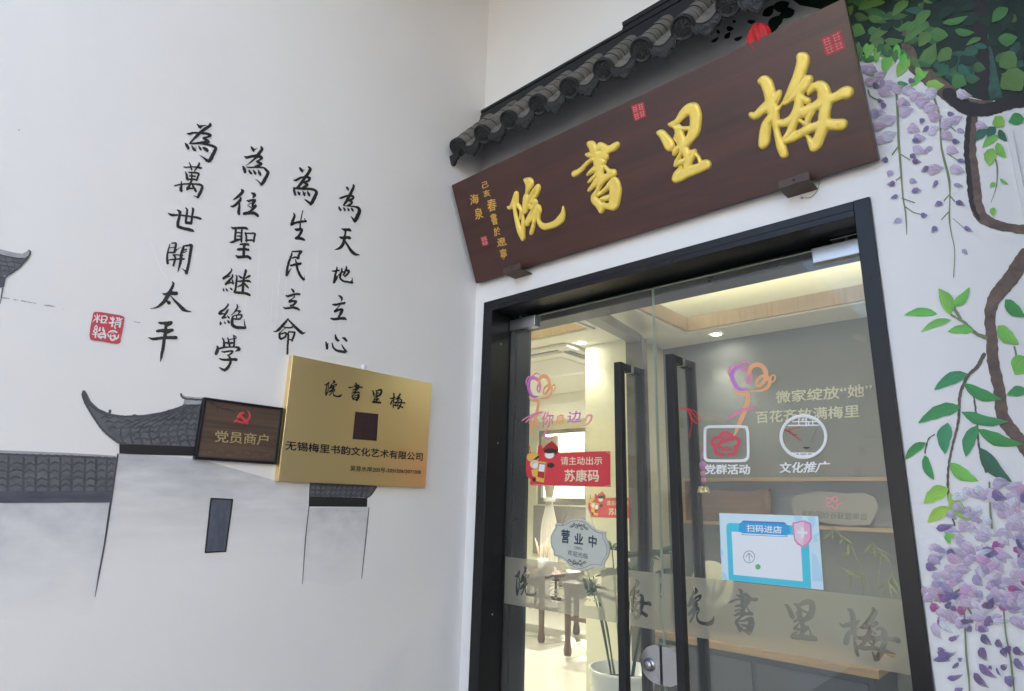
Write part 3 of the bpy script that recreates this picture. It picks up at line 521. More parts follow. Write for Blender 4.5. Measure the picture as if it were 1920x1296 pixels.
# roof tip at the far left edge
z8 = zm(0, 420, 5.4)
r4 = pxsheet('painted_roof', LW, [(-500, 184), (0, 305), (140, 335), (235, 350), (300, 310), (260, 370), (190, 445), (70, 525), (0, 535), (-500, 424)], .002, m_tilegrey, side, z8)
pxsheet('painted_ridge', LW, [(-500, 132), (0, 255), (140, 290), (225, 302), (275, 275), (290, 262), (305, 300), (235, 350), (140, 335), (-500, 184)], .0024, m_tilelight, r4, z8)
strokes_on('painted_tile_line', LW, "290,265,5 308,285,9 290,330,11 240,390,10 190,445,8 80,520,7 0,535,7 -500,426,7;-500,186,6 0,312,8 140,345,8 240,350,6;-500,262,6 0,372,7 60,385,6 130,385,6 220,405,5;-500,308,6 0,415,7 60,425,7 150,440,6;-500,362,6 0,470,6 50,465,7 90,485,5;50,325,4 65,370,5;125,340,4 150,430,5;65,385,4 100,480,5;5,420,5 10,520,5", z8, .003, m_ink2, r4, 5, wob=1.5)
pxsheet('painted_post', LW, [(-60, 535), (0, 538), (62, 530), (42, 640), (-60, 650)], .0026, m_band, r4, z8)
strokes_on('painted_post_line', LW, "28,650,8 15,730,7 2,810,3", z8, .0022, m_tilegrey, r4, 5)
# window, edges of the houses, scuffs
pxsheet('painted_window', LW, [(395, 934), (437, 936), (434, 960), (423, 1034), (384, 1037), (387, 1005)], .002, m_window, side)
strokes_on('painted_window_edge', LW, "396,935,1.5 436,937,1.5;436,937,1.5 423,1034,1.3;423,1034,1.3 385,1036,1.5;385,1036,1.5 396,935,1.5", W0, .0026, m_ridge, side, .8)
strokes_on('painted_edge', LW, "221,852,1.6 208,940,2.2 196,1020,1.8 186,1075,1.6 178,1120,.5;580,945,.7 573,1010,1 567,1095,.5;692,952,.7 686,1010,1 678,1085,.5", W0, .0024, m_ink2, side, .7)
strokes_on('wall_scuff', LW, "0,558,.5 10,559,1.1 18,560,.4;26,562,.9 34,563,.5;40,564,1.2 50,566,.8 68,569,.5;82,573,.4 90,573,1.6 102,575,.8;118,580,.5;250,603,.5 262,605,.8;35,243,1.2 36,244,1.0", W0, .0018, M('grey_scuff', (.38, .37, .36), .7), side, .5, wob=.35, wobs=1.2)

random.seed(11)
dr_ = []
for k in range(16):
    x = random.uniform(425, 640); y = random.uniform(455, 560); L = random.uniform(40, 120); dr_.append([(x, y, .35), (x - L * .03, y + L * .5, .6), (x - L * .06, y + L, .3)])
dr_ += [[(282, 452, .4), (300, 500, .7), (316, 528, .5)], [(200, 610, .4), (230, 640, .3)]]
strokes_on('paint_run', LW, dr_, W0, .0008, M('dried_paint_run', (.86, .85, .83), .4), side, .45)
# ================================================================== wisteria painted beside the door
LEAFC = [brush_mat('leaf_%d' % i, c, False) for i, c in enumerate([(.19, .50, .085), (.045, .28, .09), (.03, .13, .065), (.33, .58, .08), (.012, .035, .014), (.085, .21, .05), (.05, .135, .045), (.04, .12, .07)])]
m_bark = M('painted_bark', (.20, .13, .095), .6, var=.6, vscale=26, col2=(.075, .05, .042))
m_barkd = M('painted_bark_dark', (.034, .025, .025), .6, var=.4, vscale=24)
m_stem = M('painted_stem', (.22, .26, .13), .6, var=.3, vscale=30)
m_twig = M('painted_twig', (.14, .11, .08), .6, var=.3, vscale=30)
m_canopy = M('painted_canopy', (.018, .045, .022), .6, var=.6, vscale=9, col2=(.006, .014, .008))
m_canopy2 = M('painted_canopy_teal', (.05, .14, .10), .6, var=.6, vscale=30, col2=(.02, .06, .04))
wis = stroke_mesh('painted_wisteria', parse("1701,60,10 1701,85,12 1712,119,13 1745,148,15 1778,174,16 1815,200,16 1856,202,14;1824,214,10 1819,278,11 1823,318,12 1827,357,13 1831,385,12 1841,407,12 1864,420,9 1890,427,8 1925,431,9;1922,478,13 1917,488,14 1899,517,15 1875,546,14 1861,569,12 1856,597,10 1860,639,11 1862,678,11 1874,733,11 1881,784,12 1908,821,12 1930,850,12"), onpx(DW, W0, .0014), m_bark, front, 1.4, wob=.9, wobs=5)
stroke_mesh('dark_branch', parse("1836,-30,13 1838,60,13 1845,122,11 1842,175,11;1778,176,12 1815,203,13 1856,205,12 1886,195,12 1925,190,10;1817,222,5 1812,278,5 1816,320,5 1819,357,5 1824,388,4 1836,410,3"), onpx(DW, W0, .0017), m_barkd, wis, 1.4, wob=1.0, wobs=4)
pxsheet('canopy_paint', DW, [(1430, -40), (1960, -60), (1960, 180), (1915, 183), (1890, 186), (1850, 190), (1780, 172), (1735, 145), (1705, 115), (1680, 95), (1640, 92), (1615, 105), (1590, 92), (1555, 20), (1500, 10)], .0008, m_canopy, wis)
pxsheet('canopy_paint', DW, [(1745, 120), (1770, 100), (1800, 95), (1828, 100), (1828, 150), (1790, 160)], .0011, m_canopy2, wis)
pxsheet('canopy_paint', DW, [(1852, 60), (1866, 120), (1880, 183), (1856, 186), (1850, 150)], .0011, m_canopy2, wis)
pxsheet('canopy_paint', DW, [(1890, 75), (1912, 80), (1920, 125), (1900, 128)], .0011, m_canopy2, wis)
_off = [.0024]
def leaf(x0, y0, x1, y1, w, mat, name='leaf', P=DW, parent=None, bend=0.08, fat=.45):
    dx, dy = x1 - x0, y1 - y0; L = math.hypot(dx, dy); nx, ny = -dy / L, dx / L; n = 7; a = []; b = []
    for i in range(n + 1):
        t = i / n; hw = w / 2 * (math.sin(math.pi * t ** (.8 if fat < .5 else .6)) ** .8) * random.uniform(.88, 1.08); c = bend * L * math.sin(math.pi * t)
        if i in (0, n): hw = w * .03
        a.append((x0 + dx * t + nx * (c + hw), y0 + dy * t + ny * (c + hw))); b.append((x0 + dx * t + nx * (c - hw), y0 + dy * t + ny * (c - hw)))
    _off[0] += 1.2e-5
    n1 = n + 1; o = mk(name, [P.px(x, y, _off[0]) for x, y in a + b], [(i, i + 1, n1 + i + 1, n1 + i) for i in range(n)], mat, parent or wis)
    at = o.data.attributes.new('t', 'FLOAT', 'POINT'); at.data.foreach_set('value', [i / n for i in range(n1)] * 2)
    at = o.data.attributes.new('s', 'FLOAT', 'POINT'); at.data.foreach_set('value', [0.0] * n1 + [1.0] * n1)
    return o
random.seed(5)
for k in range(64):
    x = random.uniform(1590, 1925); y = random.uniform(-15, np.interp(x, [1590, 1640, 1705, 1780, 1860, 1925], [70, 75, 90, 145, 165, 160])); a = random.uniform(-.9, .5) + (math.pi if random.random() < .5 else 0); L = random.uniform(22, 44)
    leaf(x, y, x + L * math.cos(a), y + L * math.sin(a), random.uniform(10, 22), LEAFC[random.choice([4, 4, 5, 6, 7])])
LF = "1783,590,1760,541,26,0 1787,574,1818,539,18,0 1756,588,1695,591,16,0 1783,600,1727,622,14,0 1825,620,1777,622,18,0 1814,701,1752,731,24,1 1807,720,1878,749,24,1 1802,763,1722,793,26,1 1803,773,1890,791,22,1 1777,793,1772,851,28,1 1832,798,1811,856,26,1 1833,805,1918,833,24,1 1735,830,1697,862,18,1 1734,854,1751,900,18,1 1837,840,1897,904,28,2 1780,868,1834,902,24,0 1778,916,1732,944,28,3 1779,925,1825,979,26,3 1784,953,1739,979,24,3 1885,562,1922,594,26,1 1871,611,1910,645,28,0 1927,670,1903,702,40,0 1925,733,1888,740,20,1 1866,218,1882,238,24,0 1920,222,1891,229,24,1 1871,254,1842,277,16,0 1862,278,1854,311,24,0 1869,268,1886,296,17,0 1850,243,1828,264,18,2 1866,238,1852,257,18,2 1873,243,1888,265,14,2 1875,335,1891,346,7,0 1867,344,1856,350,10,0 1863,389,1862,405,12,0 1612,108,1649,107,14,5 1671,103,1658,137,22,0 1706,111,1682,144,22,0 1741,134,1706,165,14,0 1736,157,1771,160,22,0 1682,155,1703,158,12,1 1628,136,1648,137,16,0 1660,4,1612,17,14,5 1703,2,1673,30,18,5 1628,33,1656,35,16,5 1598,50,1622,62,28,5 1667,52,1630,78,18,5 1741,43,1695,80,22,5 1658,76,1693,76,14,5 1745,61,1723,87,24,5 1745,59,1778,67,26,5 1767,43,1815,30,14,5 1790,57,1827,61,16,5 1723,126,1754,81,30,5 1764,93,1782,111,36,5 1656,72,1634,96,22,5 1797,122,1819,141,20,2 1778,122,1760,144,20,2 1786,144,1812,159,30,5 1871,74,1908,70,26,5 1890,15,1860,42,22,5 1880,100,1905,125,40,5 1890,130,1915,170,50,5 1745,20,1715,50,20,5 1790,15,1760,35,20,4 1830,10,1800,20,16,4 1580,30,1600,10,16,5 1560,40,1585,25,12,4 1536,20,1560,8,12,4 1900,25,1880,60,16,4 1650,55,1675,40,14,4 1700,60,1720,35,16,5"
for q in LF.split():
    x0, y0, x1, y1, w, c = [float(v) for v in q.split(',')]; leaf(x0, y0, x1, y1, w, LEAFC[int(c)])
for k in range(26):
    x = 1608 + k * 4.6 + random.uniform(-4, 4); y = np.interp(x, [1600, 1640, 1680, 1705, 1740], [88, 88, 92, 112, 140]) + random.uniform(-10, 4); a = random.uniform(.3, 2.4); L = random.uniform(18, 32)
    leaf(x, y, x + L * math.cos(a), y + L * math.sin(a), random.uniform(9, 15), LEAFC[random.choice([0, 5, 5, 6])])
# dark leaves hanging in the shade below the eave
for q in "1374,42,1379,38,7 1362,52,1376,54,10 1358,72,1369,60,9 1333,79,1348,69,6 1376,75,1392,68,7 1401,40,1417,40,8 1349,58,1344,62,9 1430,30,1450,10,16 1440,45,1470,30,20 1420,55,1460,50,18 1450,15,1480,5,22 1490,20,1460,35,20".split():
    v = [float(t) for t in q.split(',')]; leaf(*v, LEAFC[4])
stroke_mesh('painted_twigs', parse("1783,590,2 1800,600,2 1808,605,3 1830,625,3 1848,633,4;1787,574,3 1800,597,3;1902,650,1.5 1905,665,2 1907,672,1.5"), onpx(DW, W0, .0022), m_stem, wis, 1.0, wob=.5, wobs=3)
stroke_mesh('painted_twigs', parse("1845,665,4 1832,688,3.5 1815,705,3 1800,740,3 1797,790,2.5 1785,840,2.2 1778,880,2.2 1778,925,2.5 1784,960,1.8 1790,985,1.8;1826,745,1.6 1832,790,2 1836,840,2 1849,885,2.4;1752,815,1 1740,825,1.4 1734,850,1.4"), onpx(DW, W0, .0021), m_twig, wis, 1.0, wob=.5, wobs=3)
stroke_mesh('raceme_stem', parse("1680,160,2 1683,210,2.4 1685,265,2.4 1690,330,1.8 1693,370,1.3 1698,400,1.3 1700,440,.6;1752,185,2.2 1762,220,1.8 1764,265,1.8 1768,290,2.2 1779,335,2.4 1781,370,1 1780,410,1.5 1784,440,.9 1790,470,.7 1788,520,.8;1628,170,1.6 1632,180,1.4 1645,187,1.2;1691,372,1 1715,380,1;1698,388,1 1712,398,1 1726,402,1;1764,228,1.2 1780,236,1.2 1792,246,1;1765,260,1.2 1785,263,1;1776,288,.9 1795,300,.9;1684,275,1.4 1673,290,1.4;1690,290,1 1706,300,1;1691,330,1 1680,338,1;1780,365,1 1770,376,1;1780,365,1 1790,378,1;1778,398,1 1765,412,.8;1787,410,.6 1808,428,.6;1867,300,1.8 1870,318,1.6 1868,350,.7 1858,380,.5"), onpx(DW, W0, .0020), m_stem, wis, .8)
PET = [brush_mat('petal_%d' % i, c, True) for i, c in enumerate([(.58, .46, .60), (.50, .41, .57), (.64, .57, .68), (.15, .10, .21), (.19, .14, .31), (.60, .37, .56), (.40, .09, .28), (.66, .68, .75), (.38, .32, .49), (.54, .40, .53)])]
def petal(x, y, L, a, w, c):
    return leaf(x, y, x + L * math.cos(a), y + L * math.sin(a), w, PET[c], 'petal', bend=random.uniform(-.12, .12), fat=.6)
# upper racemes: pale open petals high up, dark closed buds below
up_big = "1620,130,0 1633,128,9 1648,146,9 1665,158,0 1682,170,0 1700,172,0 1655,168,9 1630,155,9 1690,190,0 1708,172,2 1715,186,0 1730,194,0 1740,206,0 1638,215,0 1655,232,2 1665,226,0 1640,238,9 1695,215,0 1650,265,0 1662,258,2 1710,240,0 1722,256,9 1720,275,0 1727,195,0 1745,178,2 1790,228,0 1772,238,0 1773,250,9 1785,275,0 1790,314,0 1838,232,0 1750,250,2 1748,322,9 1802,172,2 1750,217,9"
for q in up_big.split():
    x, y, c = q.split(','); petal(float(x) - 9, float(y), random.uniform(24, 34), random.uniform(-.5, .5), random.uniform(16, 22), int(c))
up_bud = "1636,157,.1 1658,150,2.2 1645,187,.3 1657,192,1.8 1638,212,.4 1703,150,.2 1706,193,2.8 1732,222,2.2 1741,236,2.2 1710,262,.2 1776,213,.2 1794,243,.3 1785,263,.1 1747,275,2.6 1706,290,.5 1710,302,.3 1665,298,2.8 1672,320,2.2 1705,338,.3 1678,342,2.8 1795,300,.3 1788,346,.2 1741,312,2.4 1757,338,2 1709,359,.1 1683,366,2.6 1792,378,.3 1767,380,2.7 1726,402,.1 1690,412,2.9 1808,425,.5 1804,468,.9 1756,425,2.4"
for q in up_bud.split():
    x, y, a = [float(v) for v in q.split(',')]; petal(x, y, random.uniform(13, 20), a + random.uniform(-.2, .2), random.uniform(8, 12), random.choice([3, 4, 8]))
# big cluster low down on the right
def incl(x, y):
    xl = np.interp(y, [895, 940, 990, 1050, 1120, 1190, 1296, 1330], [1790, 1770, 1752, 1738, 1733, 1742, 1745, 1750]); return x > xl
placed = 0
while placed < 196:
    y = 905 + 265 * random.random() ** .9; x = random.uniform(1730, 1935)
    if not incl(x, y): continue
    c = random.choices([0, 1, 2, 5, 6, 7, 8, 9, 4], [24, 18, 18, 8, 3, 9, 13, 11, 6])[0]
    petal(x - 14, y, random.uniform(18, 38), random.uniform(-.4, 1.1), random.uniform(12, 22), c); placed += 1
for q in "1757,1223,1792,1227,13,4 1760,1225,1782,1240,18,4 1750,1238,1793,1222,12,4 1778,1200,1800,1190,10,4 1790,1245,1796,1252,16,3 1776,1272,1806,1265,11,4 1838,1214,1852,1240,16,3 1836,1245,1870,1272,14,4 1826,1262,1855,1290,15,3 1855,1248,1860,1257,7,3 1876,1253,1889,1247,13,3 1868,1252,1878,1269,5,4 1884,1280,1903,1270,22,4 1902,1235,1924,1258,14,4 1900,1215,1922,1228,14,3 1880,1215,1888,1234,14,3 1890,1210,1894,1228,12,3 1790,1296,1806,1290,12,4 1758,1216,1774,1220,10,4 1796,1238,1805,1234,9,4 1815,1175,1822,1185,14,3 1840,1190,1860,1210,15,3 1868,1200,1880,1215,14,3 1772,1140,1784,1128,12,3 1785,1145,1790,1135,14,3 1850,1142,1862,1120,16,3 1843,1140,1850,1128,12,3 1906,1010,1922,1034,9,3 1835,1175,1850,1185,14,4 1800,1165,1828,1162,10,3".split():
    x0, y0, x1, y1, w, c = [float(v) for v in q.split(',')]; leaf(x0, y0, x1, y1, w, PET[int(c)], 'petal', fat=.6)
stroke_mesh('raceme_stem', parse("1855,905,1.8 1856,930,1.6 1857,960,2 1860,990,2.2;1808,1150,1.6 1810,1190,1.6 1812,1230,2 1816,1265,2 1818,1300,1.2;1882,1145,1.6 1886,1190,1.4 1894,1230,2 1898,1262,2 1902,1300,1.2;1815,1140,2 1824,1155,2;1792,1110,2.4 1802,1104,2.4"), onpx(DW, W0, .0062), m_stem, wis, .8)
leaf(1776, 998, 1782, 1020, 12, LEAFC[0]); leaf(1778, 1002, 1790, 1004, 9, LEAFC[0])
# stray bud below the sign and the painted twig next to it
stroke_mesh('raceme_stem', parse("1537,340,.5 1532,358,.6 1520,370,.7 1508,371,.7"), onpx(DW, W0, .0020), m_stem, wis, .6)
leaf(1500, 370, 1508, 371, 5, PET[8], 'petal')
# cable trunking running up the wall, painted over
x_t = DW.px(1890, 280)[0]
trk = box('cable_trunking', (x_t + .004, x_t + .016, -.0075, .0, 0.0, 2.47), m_wall, None, .001)
tag(trk, 'thin white cable trunking running up beside the painted wisteria', 'trunking')

# ================================================================== sign board over the door
SU = Vector((0, -.185, .432)).normalized(); SN = SGN.n; SH = .470
sgn = thing('sign_board', 'dark red-brown wooden sign board with four large gold characters, leaning over the door', 'sign', (.86, -.033, 2.49))
SX0, SX1 = .028, 1.699
def sgp(x, v, off): return Vector((x, -.033, 2.49)) + SU * v + SN * off
bm = bmesh.new()
vv = [bm.verts.new(sgp(x, v, o)) for o in (0, -.032) for x, v in ((SX0, 0), (SX1, 0), (SX1, SH), (SX0, SH))]
for q in ((0, 1, 2, 3), (7, 6, 5, 4), (0, 4, 5, 1), (1, 5, 6, 2), (2, 6, 7, 3), (3, 7, 4, 0)): bm.faces.new([vv[i] for i in q])
bmesh.ops.bevel(bm, geom=bm.edges[:], offset=.0025, segments=2, affect='EDGES'); bmesh.ops.recalc_face_normals(bm, faces=bm.faces[:])
from_bm('board', bm, m_sign, sgn)
GUV = {}
for nm in ('mei', 'li', 'shu', 'yuan'):
    (ox, oy, s), d = GOLD[nm]; f = zm(ox, oy, s); st = []
    for line in parse(d):
        q = []
        for x, y, r in line:
            u, v = SGN.uv(*f(x, y)); u2, v2 = SGN.uv(*f(x + r, y)); u3, v3 = SGN.uv(*f(x, y + r))
            q.append((u, v, math.sqrt(abs((u2 - u) * (v3 - v) - (u3 - u) * (v2 - v)))))
        st.append(q)
    GUV[nm] = st
    w = .0110; st = [[(x, y, r * 1.10 + .0006) for x, y, r in l] for l in st]
    rel = lambda d: .0105 * math.sqrt(max(0.0, 1 - (1 - min(d / w, 1)) ** 2))
    stroke_mesh('gold_character', st, lambda x, y, h=0.0: SGN.at(x, y, .0004 + h), m_gold, sgn, .0017, k=.005, relief=rel, smooth=True)
# seals and the writer's inscription
for pts in ([(1538, 73), (1577, 56), (1586, 90), (1549, 106)], [(1183, 199), (1207, 191), (1212, 218), (1190, 228)], [(901, 445), (912, 442), (916, 459), (905, 462)]):
    o = pxsheet('red_seal', SGN, pts, .0006, m_sealred, sgn)
    c = [sum(p[0] for p in pts) / 4, sum(p[1] for p in pts) / 4]; sq = []
    def ip(a, b):
        (x0, y0), (x1, y1), (x2, y2), (x3, y3) = pts
        return (x0 * (1 - a) + x1 * a) * (1 - b) + (x3 * (1 - a) + x2 * a) * b, (y0 * (1 - a) + y1 * a) * (1 - b) + (y3 * (1 - a) + y2 * a) * b
    for cx in (.06, .53):
        for cy in (.06, .53):
            for k in range(3):
                y = cy + .07 + k * .14; sq.append([(*ip(cx + .03, y), .55), (*ip(cx + .36, y + random.uniform(-.04, .04)), .55)])
            for k in range(2):
                x = cx + .08 + k * .2; sq.append([(*ip(x, cy + .02), .55), (*ip(x, cy + .38), .55)])
    stroke_mesh('seal_character', sq, onpx(SGN, W0, .0012), M('seal_pale_red', (.68, .20, .19), .5), o, .6)
zi = zm(870, 330, 7.62)
for ch, q in (('己', [(255, 95), (335, 70), (355, 150), (265, 185)]), ('亥', [(265, 215), (365, 190), (385, 285), (290, 305)]), ('春', [(325, 340), (455, 315), (475, 480), (345, 520)]), ('書', [(365, 550), (460, 525), (490, 690), (410, 705)]), ('於', [(420, 745), (510, 720), (535, 840), (435, 865)]), ('遼', [(475, 895), (580, 865), (620, 985), (475, 1020)]), ('寧', [(510, 1050), (600, 1030), (625, 1170), (530, 1200)]), ('海', [(85, 275), (205, 250), (215, 385), (95, 420)]), ('泉', [(145, 465), (250, 450), (285, 600), (165, 630)])):
    text('inscription_character', ch, SGN, q, .0008, m_goldsmall, sgn, .007, zi, thick=.0012)
# steel clips carrying the board
for a, b, lab in ((958, 990, 'small brown steel clip under the sign board by the wall corner'), (1470, 1527, 'small brown steel clip under the sign board below its largest character')):
    x0 = DW.px(a, 510 if a < 1000 else 355, .03)[0]; x1 = DW.px(b, 500 if a < 1000 else 340, .03)[0]
    cl = thing('sign_clip', lab, 'clip', ((x0 + x1) / 2, 0, 2.47), 'clips holding the sign board')
    box('shelf', (x0, x1, -.078, -.001, 2.470, 2.474), m_clip, cl, .0008)
    box('lip', (x0, x1, -.080, -.0765, 2.4705, 2.497), m_clip, cl, .0008)
    lathe('rivet', [(.0, .003), (.003, .002), (.004, 0)], ((x0 + x1) / 2, -.0802, 2.485), m_blackmatt, cl, 10, (0, -1, 0))
# red cloth knot tucked behind the top edge
c0 = SGN.px(1421, 74, -.012); bm = bmesh.new(); bmesh.ops.create_icosphere(bm, subdivisions=4, radius=.042)
for v in bm.verts:
    p = v.co; k = 1 + .16 * math.sin(7 * math.atan2(p.y, p.x) + 40 * p.z) + .10 * math.sin(90 * p.x + 60 * p.z); v.co = Vector((p.x * k * .85, p.y * k * .55, p.z * k * 1.05)) + c0 + Vector((0, .01, .014))
tag(from_bm('red_cloth_knot', bm, m_redcloth, None, True, tuple(c0)), 'crumpled red cloth knot on the top edge of the sign board', 'cloth')

# ================================================================== tiled eave above the sign
ev = thing('tiled_eave', 'small eave of dark clay tiles with round moulded ends above the sign', 'eave', (1.0, 0, 3.1))
E0 = Vector((0, -.22, 3.107)); E1 = Vector((0, -.012, 3.350)); EL = (E1 - E0).length; ED = (E1 - E0).normalized(); EN = Vector((1, 0, 0)).cross(ED)
if EN.y > 0: EN = -EN
SPC = .1632; R0 = .041; rows = 13
m_tileedge = M('tile_groove', (.02, .02, .02), .8)
seg_me = None
def cover_mesh():
    V = []; F = []; n = 12; L = EL / 5 + .006
    prof = [(0, R0), (.0035, R0), (L * .9, R0 * .955), (L, R0 * .95)]
    for i, (s, r) in enumerate(prof):
        for k in range(n + 1):
            a = math.pi * (k / n) * 1.16 - .08 * math.pi
            V.append(Vector((math.cos(a) * r, 0, 0)) + EN * (math.sin(a) * r) + ED * s)
        if i:
            for k in range(n): F.append(((i - 1) * (n + 1) + k, (i - 1) * (n + 1) + k + 1, i * (n + 1) + k + 1, i * (n + 1) + k))
    b = len(V)                                                     # thickness at the lower lip
    for k in range(n + 1):
        a = math.pi * (k / n) * 1.16 - .08 * math.pi; V.append(Vector((math.cos(a), 0, 0)) * (R0 - .006) + EN * (math.sin(a) * (R0 - .006)))
    for k in range(n): F.append((k, b + k, b + k + 1, k + 1))
    return V, F
CV, CF = cover_mesh()
first = None; discM = dripM = panM = None
for i in range(rows):
    x = .0668 + SPC * i
    for j in range(5):
        base = E0 + Vector((x, 0, 0)) + ED * (EL / 5 * j) + EN * (.0035 * (j + 1) * .0 + .0)
        if first is None:
            first = mk('cover_tile', [v + base for v in CV], CF, [m_tile_top, m_tileedge], ev, True); first_base = base
            for q in list(range(12)) + list(range(len(CF) - 12, len(CF))): first.data.polygons[q].material_index = 1
        else:
            o = first.copy(); COL.objects.link(o); o.parent = ev; rs = 1 + .0 * j
            o.location = base - first_base + EN * random.uniform(-.0015, .0015) + ED * random.uniform(-.002, .002)
    c = E0 + Vector((x, 0, 0)) - ED * .006
    if discM is None:
        discM = lathe('tile_end', [(.0001, .002), (.012, .0035), (.016, .0015), (.024, .003), (.030, .0015), (.0335, .002), (.036, .007), (.0415, .007), (.043, .004), (.043, -.014), (.0415, -.016)], c, m_tile_end, ev, 36, -ED, smooth=True); disc_c = c
        dk = []
        for k in range(9): a = k * .7; dk.append([(math.cos(a) * .012, math.sin(a) * .012, .0018), (math.cos(a + .5) * .02, math.sin(a + .5) * .02, .0022), (math.cos(a + .2) * .029, math.sin(a + .2) * .029, .0014)])
        dB = EN
        rosM = stroke_mesh('tile_ornament', dk, lambda p, q, h=0.0: c + Vector((1, 0, 0)) * p + dB * q - ED * (.0022 + h), m_tile_end, ev, .0012, k=.001, relief=lambda d: .003 * min(1, d / .0015), smooth=True)
    else:
        for src in (discM, rosM):
            o = src.copy(); COL.objects.link(o); o.parent = ev; o.location = c - disc_c
    # drip tile and pan between two round ends (also one left of the first)
    for xx in ([x - SPC / 2, x + SPC / 2] if i == 0 else [x + SPC / 2]):
        if xx < 0.0:
            hw = .050; xx = .012 + 0.0
            half = True
        else: half = False
        c2 = E0 + Vector((xx, 0, 0)) - ED * .004
        if dripM is None or half:
            out = []; W2 = SPC / 2 - .026
            lim = -.010 if half else -W2
            for k in range(11): t = lim + (W2 - lim) * k / 10; out.append((t, -.020 + .030 * (t / W2) ** 2))
            for t, h in ((W2, -.012), (W2 * .86, -.036), (W2 * .62, -.050), (W2 * .5, -.047), (W2 * .25, -.062), (0, -.071), (-W2 * .25, -.062), (-W2 * .5, -.047), (-W2 * .62, -.050), (-W2 * .86, -.036), (-W2, -.012)):
                if t >= lim: out.append((t, h))
            if half: out.append((lim, -.066))
            pts = [c2 + Vector((1, 0, 0)) * t + (EN * .55 + Vector((0, 0, .85))).normalized() * h for t, h in out]
            dn = (Vector((0, -1, -.25))).normalized()
            o = prism('drip_tile', pts, -dn * .011, m_tile_end, ev)
            orn = [[(t * .86, h * .86 - .005, .0022) for t, h in out] + [(out[0][0] * .86, out[0][1] * .86 - .005, .0022)]]
            if not half:
                for k in range(7): t = -W2 * .6 + W2 * 1.2 * k / 6; orn.append([(t, -.030 - .008 * (k % 2), .0016), (t + .005, -.040, .0018), (t - .003, -.047 + abs(t) * .2, .0014)])
            up2 = (EN * .55 + Vector((0, 0, .85))).normalized()
            orM = stroke_mesh('drip_ornament', orn, lambda p, q, h=0.0: c2 + Vector((1, 0, 0)) * p + up2 * q + dn * (.0006 + h), m_tile_end, ev, .0014, relief=lambda d: .0028 * min(1, d / .0014), smooth=True)
            # pan: trough between the covers
            PV = []; PF = []
            for q, s in enumerate((0, EL)):
                for k in range(9): t = lim * 1.25 + (W2 * 1.25 - lim * 1.25) * k / 8; PV.append(c2 + Vector((1, 0, 0)) * t + EN * (-.020 + .028 * (t / W2) ** 2) + ED * s)
            n9 = len(PV)
            PV += [p - EN * .009 for p in PV]
            for k in range(8): PF.append((k, k + 1, k + 10, k + 9)); PF.append((n9 + k + 9, n9 + k + 10, n9 + k + 1, n9 + k)); PF.append((k + 1, k, n9 + k, n9 + k + 1))
            p9 = mk('pan_tile', PV, PF, m_tile_top, ev, True)
            # thin layer of the next pan tile, its lip seen between the covers
            if not half: dripM, ornM, panM, drip_c = o, orM, p9, c2
        else:
            for src in (dripM, ornM, panM):
                o = src.copy(); COL.objects.link(o); o.parent = ev; o.location = c2 - drip_c + Vector((0, 0, random.uniform(-.002, .002)))
XE = .0668 + SPC * rows
prism('eave_board', [Vector((.004, 0, 0)) + E0 - EN * .032 + ED * .03, Vector((.004, 0, 0)) + E1 - EN * .030 - ED * .004, (.004, -.0005, 3.334), (.004, -.0005, 3.325)], (XE, 0, 0), m_ridge, ev)
for k, (xa, zb, zt) in enumerate(((.002, 3.335, 3.405), (.002, 3.4065, 3.419), (.004, 3.4205, 3.436), (.846, 3.4375, 3.450), (.850, 3.4515, 3.463), (.846, 3.4645, 3.478))):
    box('ridge_course', (xa, XE, -.030 + .004 * (k % 2), -.001, zb, zt), m_ridge, ev, .0015)

# ================================================================== plaques on the side wall
T = .027
brp = Plane((T, 0, 0), (1, 0, 0), (0, 1, 0))
bp = thing('brass_plaque', 'large brushed brass company plaque with black lettering on the side wall', 'plaque', (0, -.58, 1.547))
y0, y1, zb, zt = -.894, -.262, 1.5465, 1.9765
box('plate', (.0005, T, y0, y1, zb, zt), m_brass, bp, .0012)
def boxmap(st, P, u0, u1, v0, v1):
    """fit gold brush strokes into a rectangle of plane coordinates"""
    pts = [p for l in st for p in l]; a0, a1 = min(p[0] - p[2] for p in pts), max(p[0] + p[2] for p in pts); b0, b1 = min(p[1] - p[2] for p in pts), max(p[1] + p[2] for p in pts)
    sx, sy = (u1 - u0) / (a1 - a0), (v1 - v0) / (b1 - b0); g = math.sqrt(abs(sx * sy))
    return [[(u0 + (x - a0) * sx, v0 + (y - b0) * sy, r * g) for x, y, r in l] for l in st]
for nm, (xa, ya, xb, yb) in (('yuan', (607, 712.5, 642, 745)), ('shu', (652, 717, 679.5, 752)), ('li', (696, 728, 716.5, 757)), ('mei', (730, 736, 760, 768))):
    ua, va = brp.uv((xa), (ya + yb) / 2); ub, vb = brp.uv(xb, (ya + yb) / 2); um, vt = brp.uv((xa + xb) / 2, ya); _, vbm = brp.uv((xa + xb) / 2, yb)
    st = boxmap(GUV[nm], brp, ua, ub, vbm, vt)
    stroke_mesh('black_character', st, lambda x, y, h=0.0: brp.at(x, y, .0009), m_print, bp, .0010)
text('company_lettering', '无锡梅里书韵文化艺术有限公司', brp, [(633, 603), (1468, 678), (1465, 728), (630, 660)], .0009, m_print, bp, .02, z4)
text('address_lettering', '吴音水岸200号-205/206/207/208', brp, [(1027, 754), (1455, 782), (1453, 808), (1025, 788)], .0009, m_print, bp, .012, z4)
dsq = pxsheet('dark_seal', brp, [(1057, 428), (1197, 442), (1187, 606), (1040, 594)], .0005, M('dark_maroon_seal', (.028, .012, .014), .55), bp, z4)
sq = []
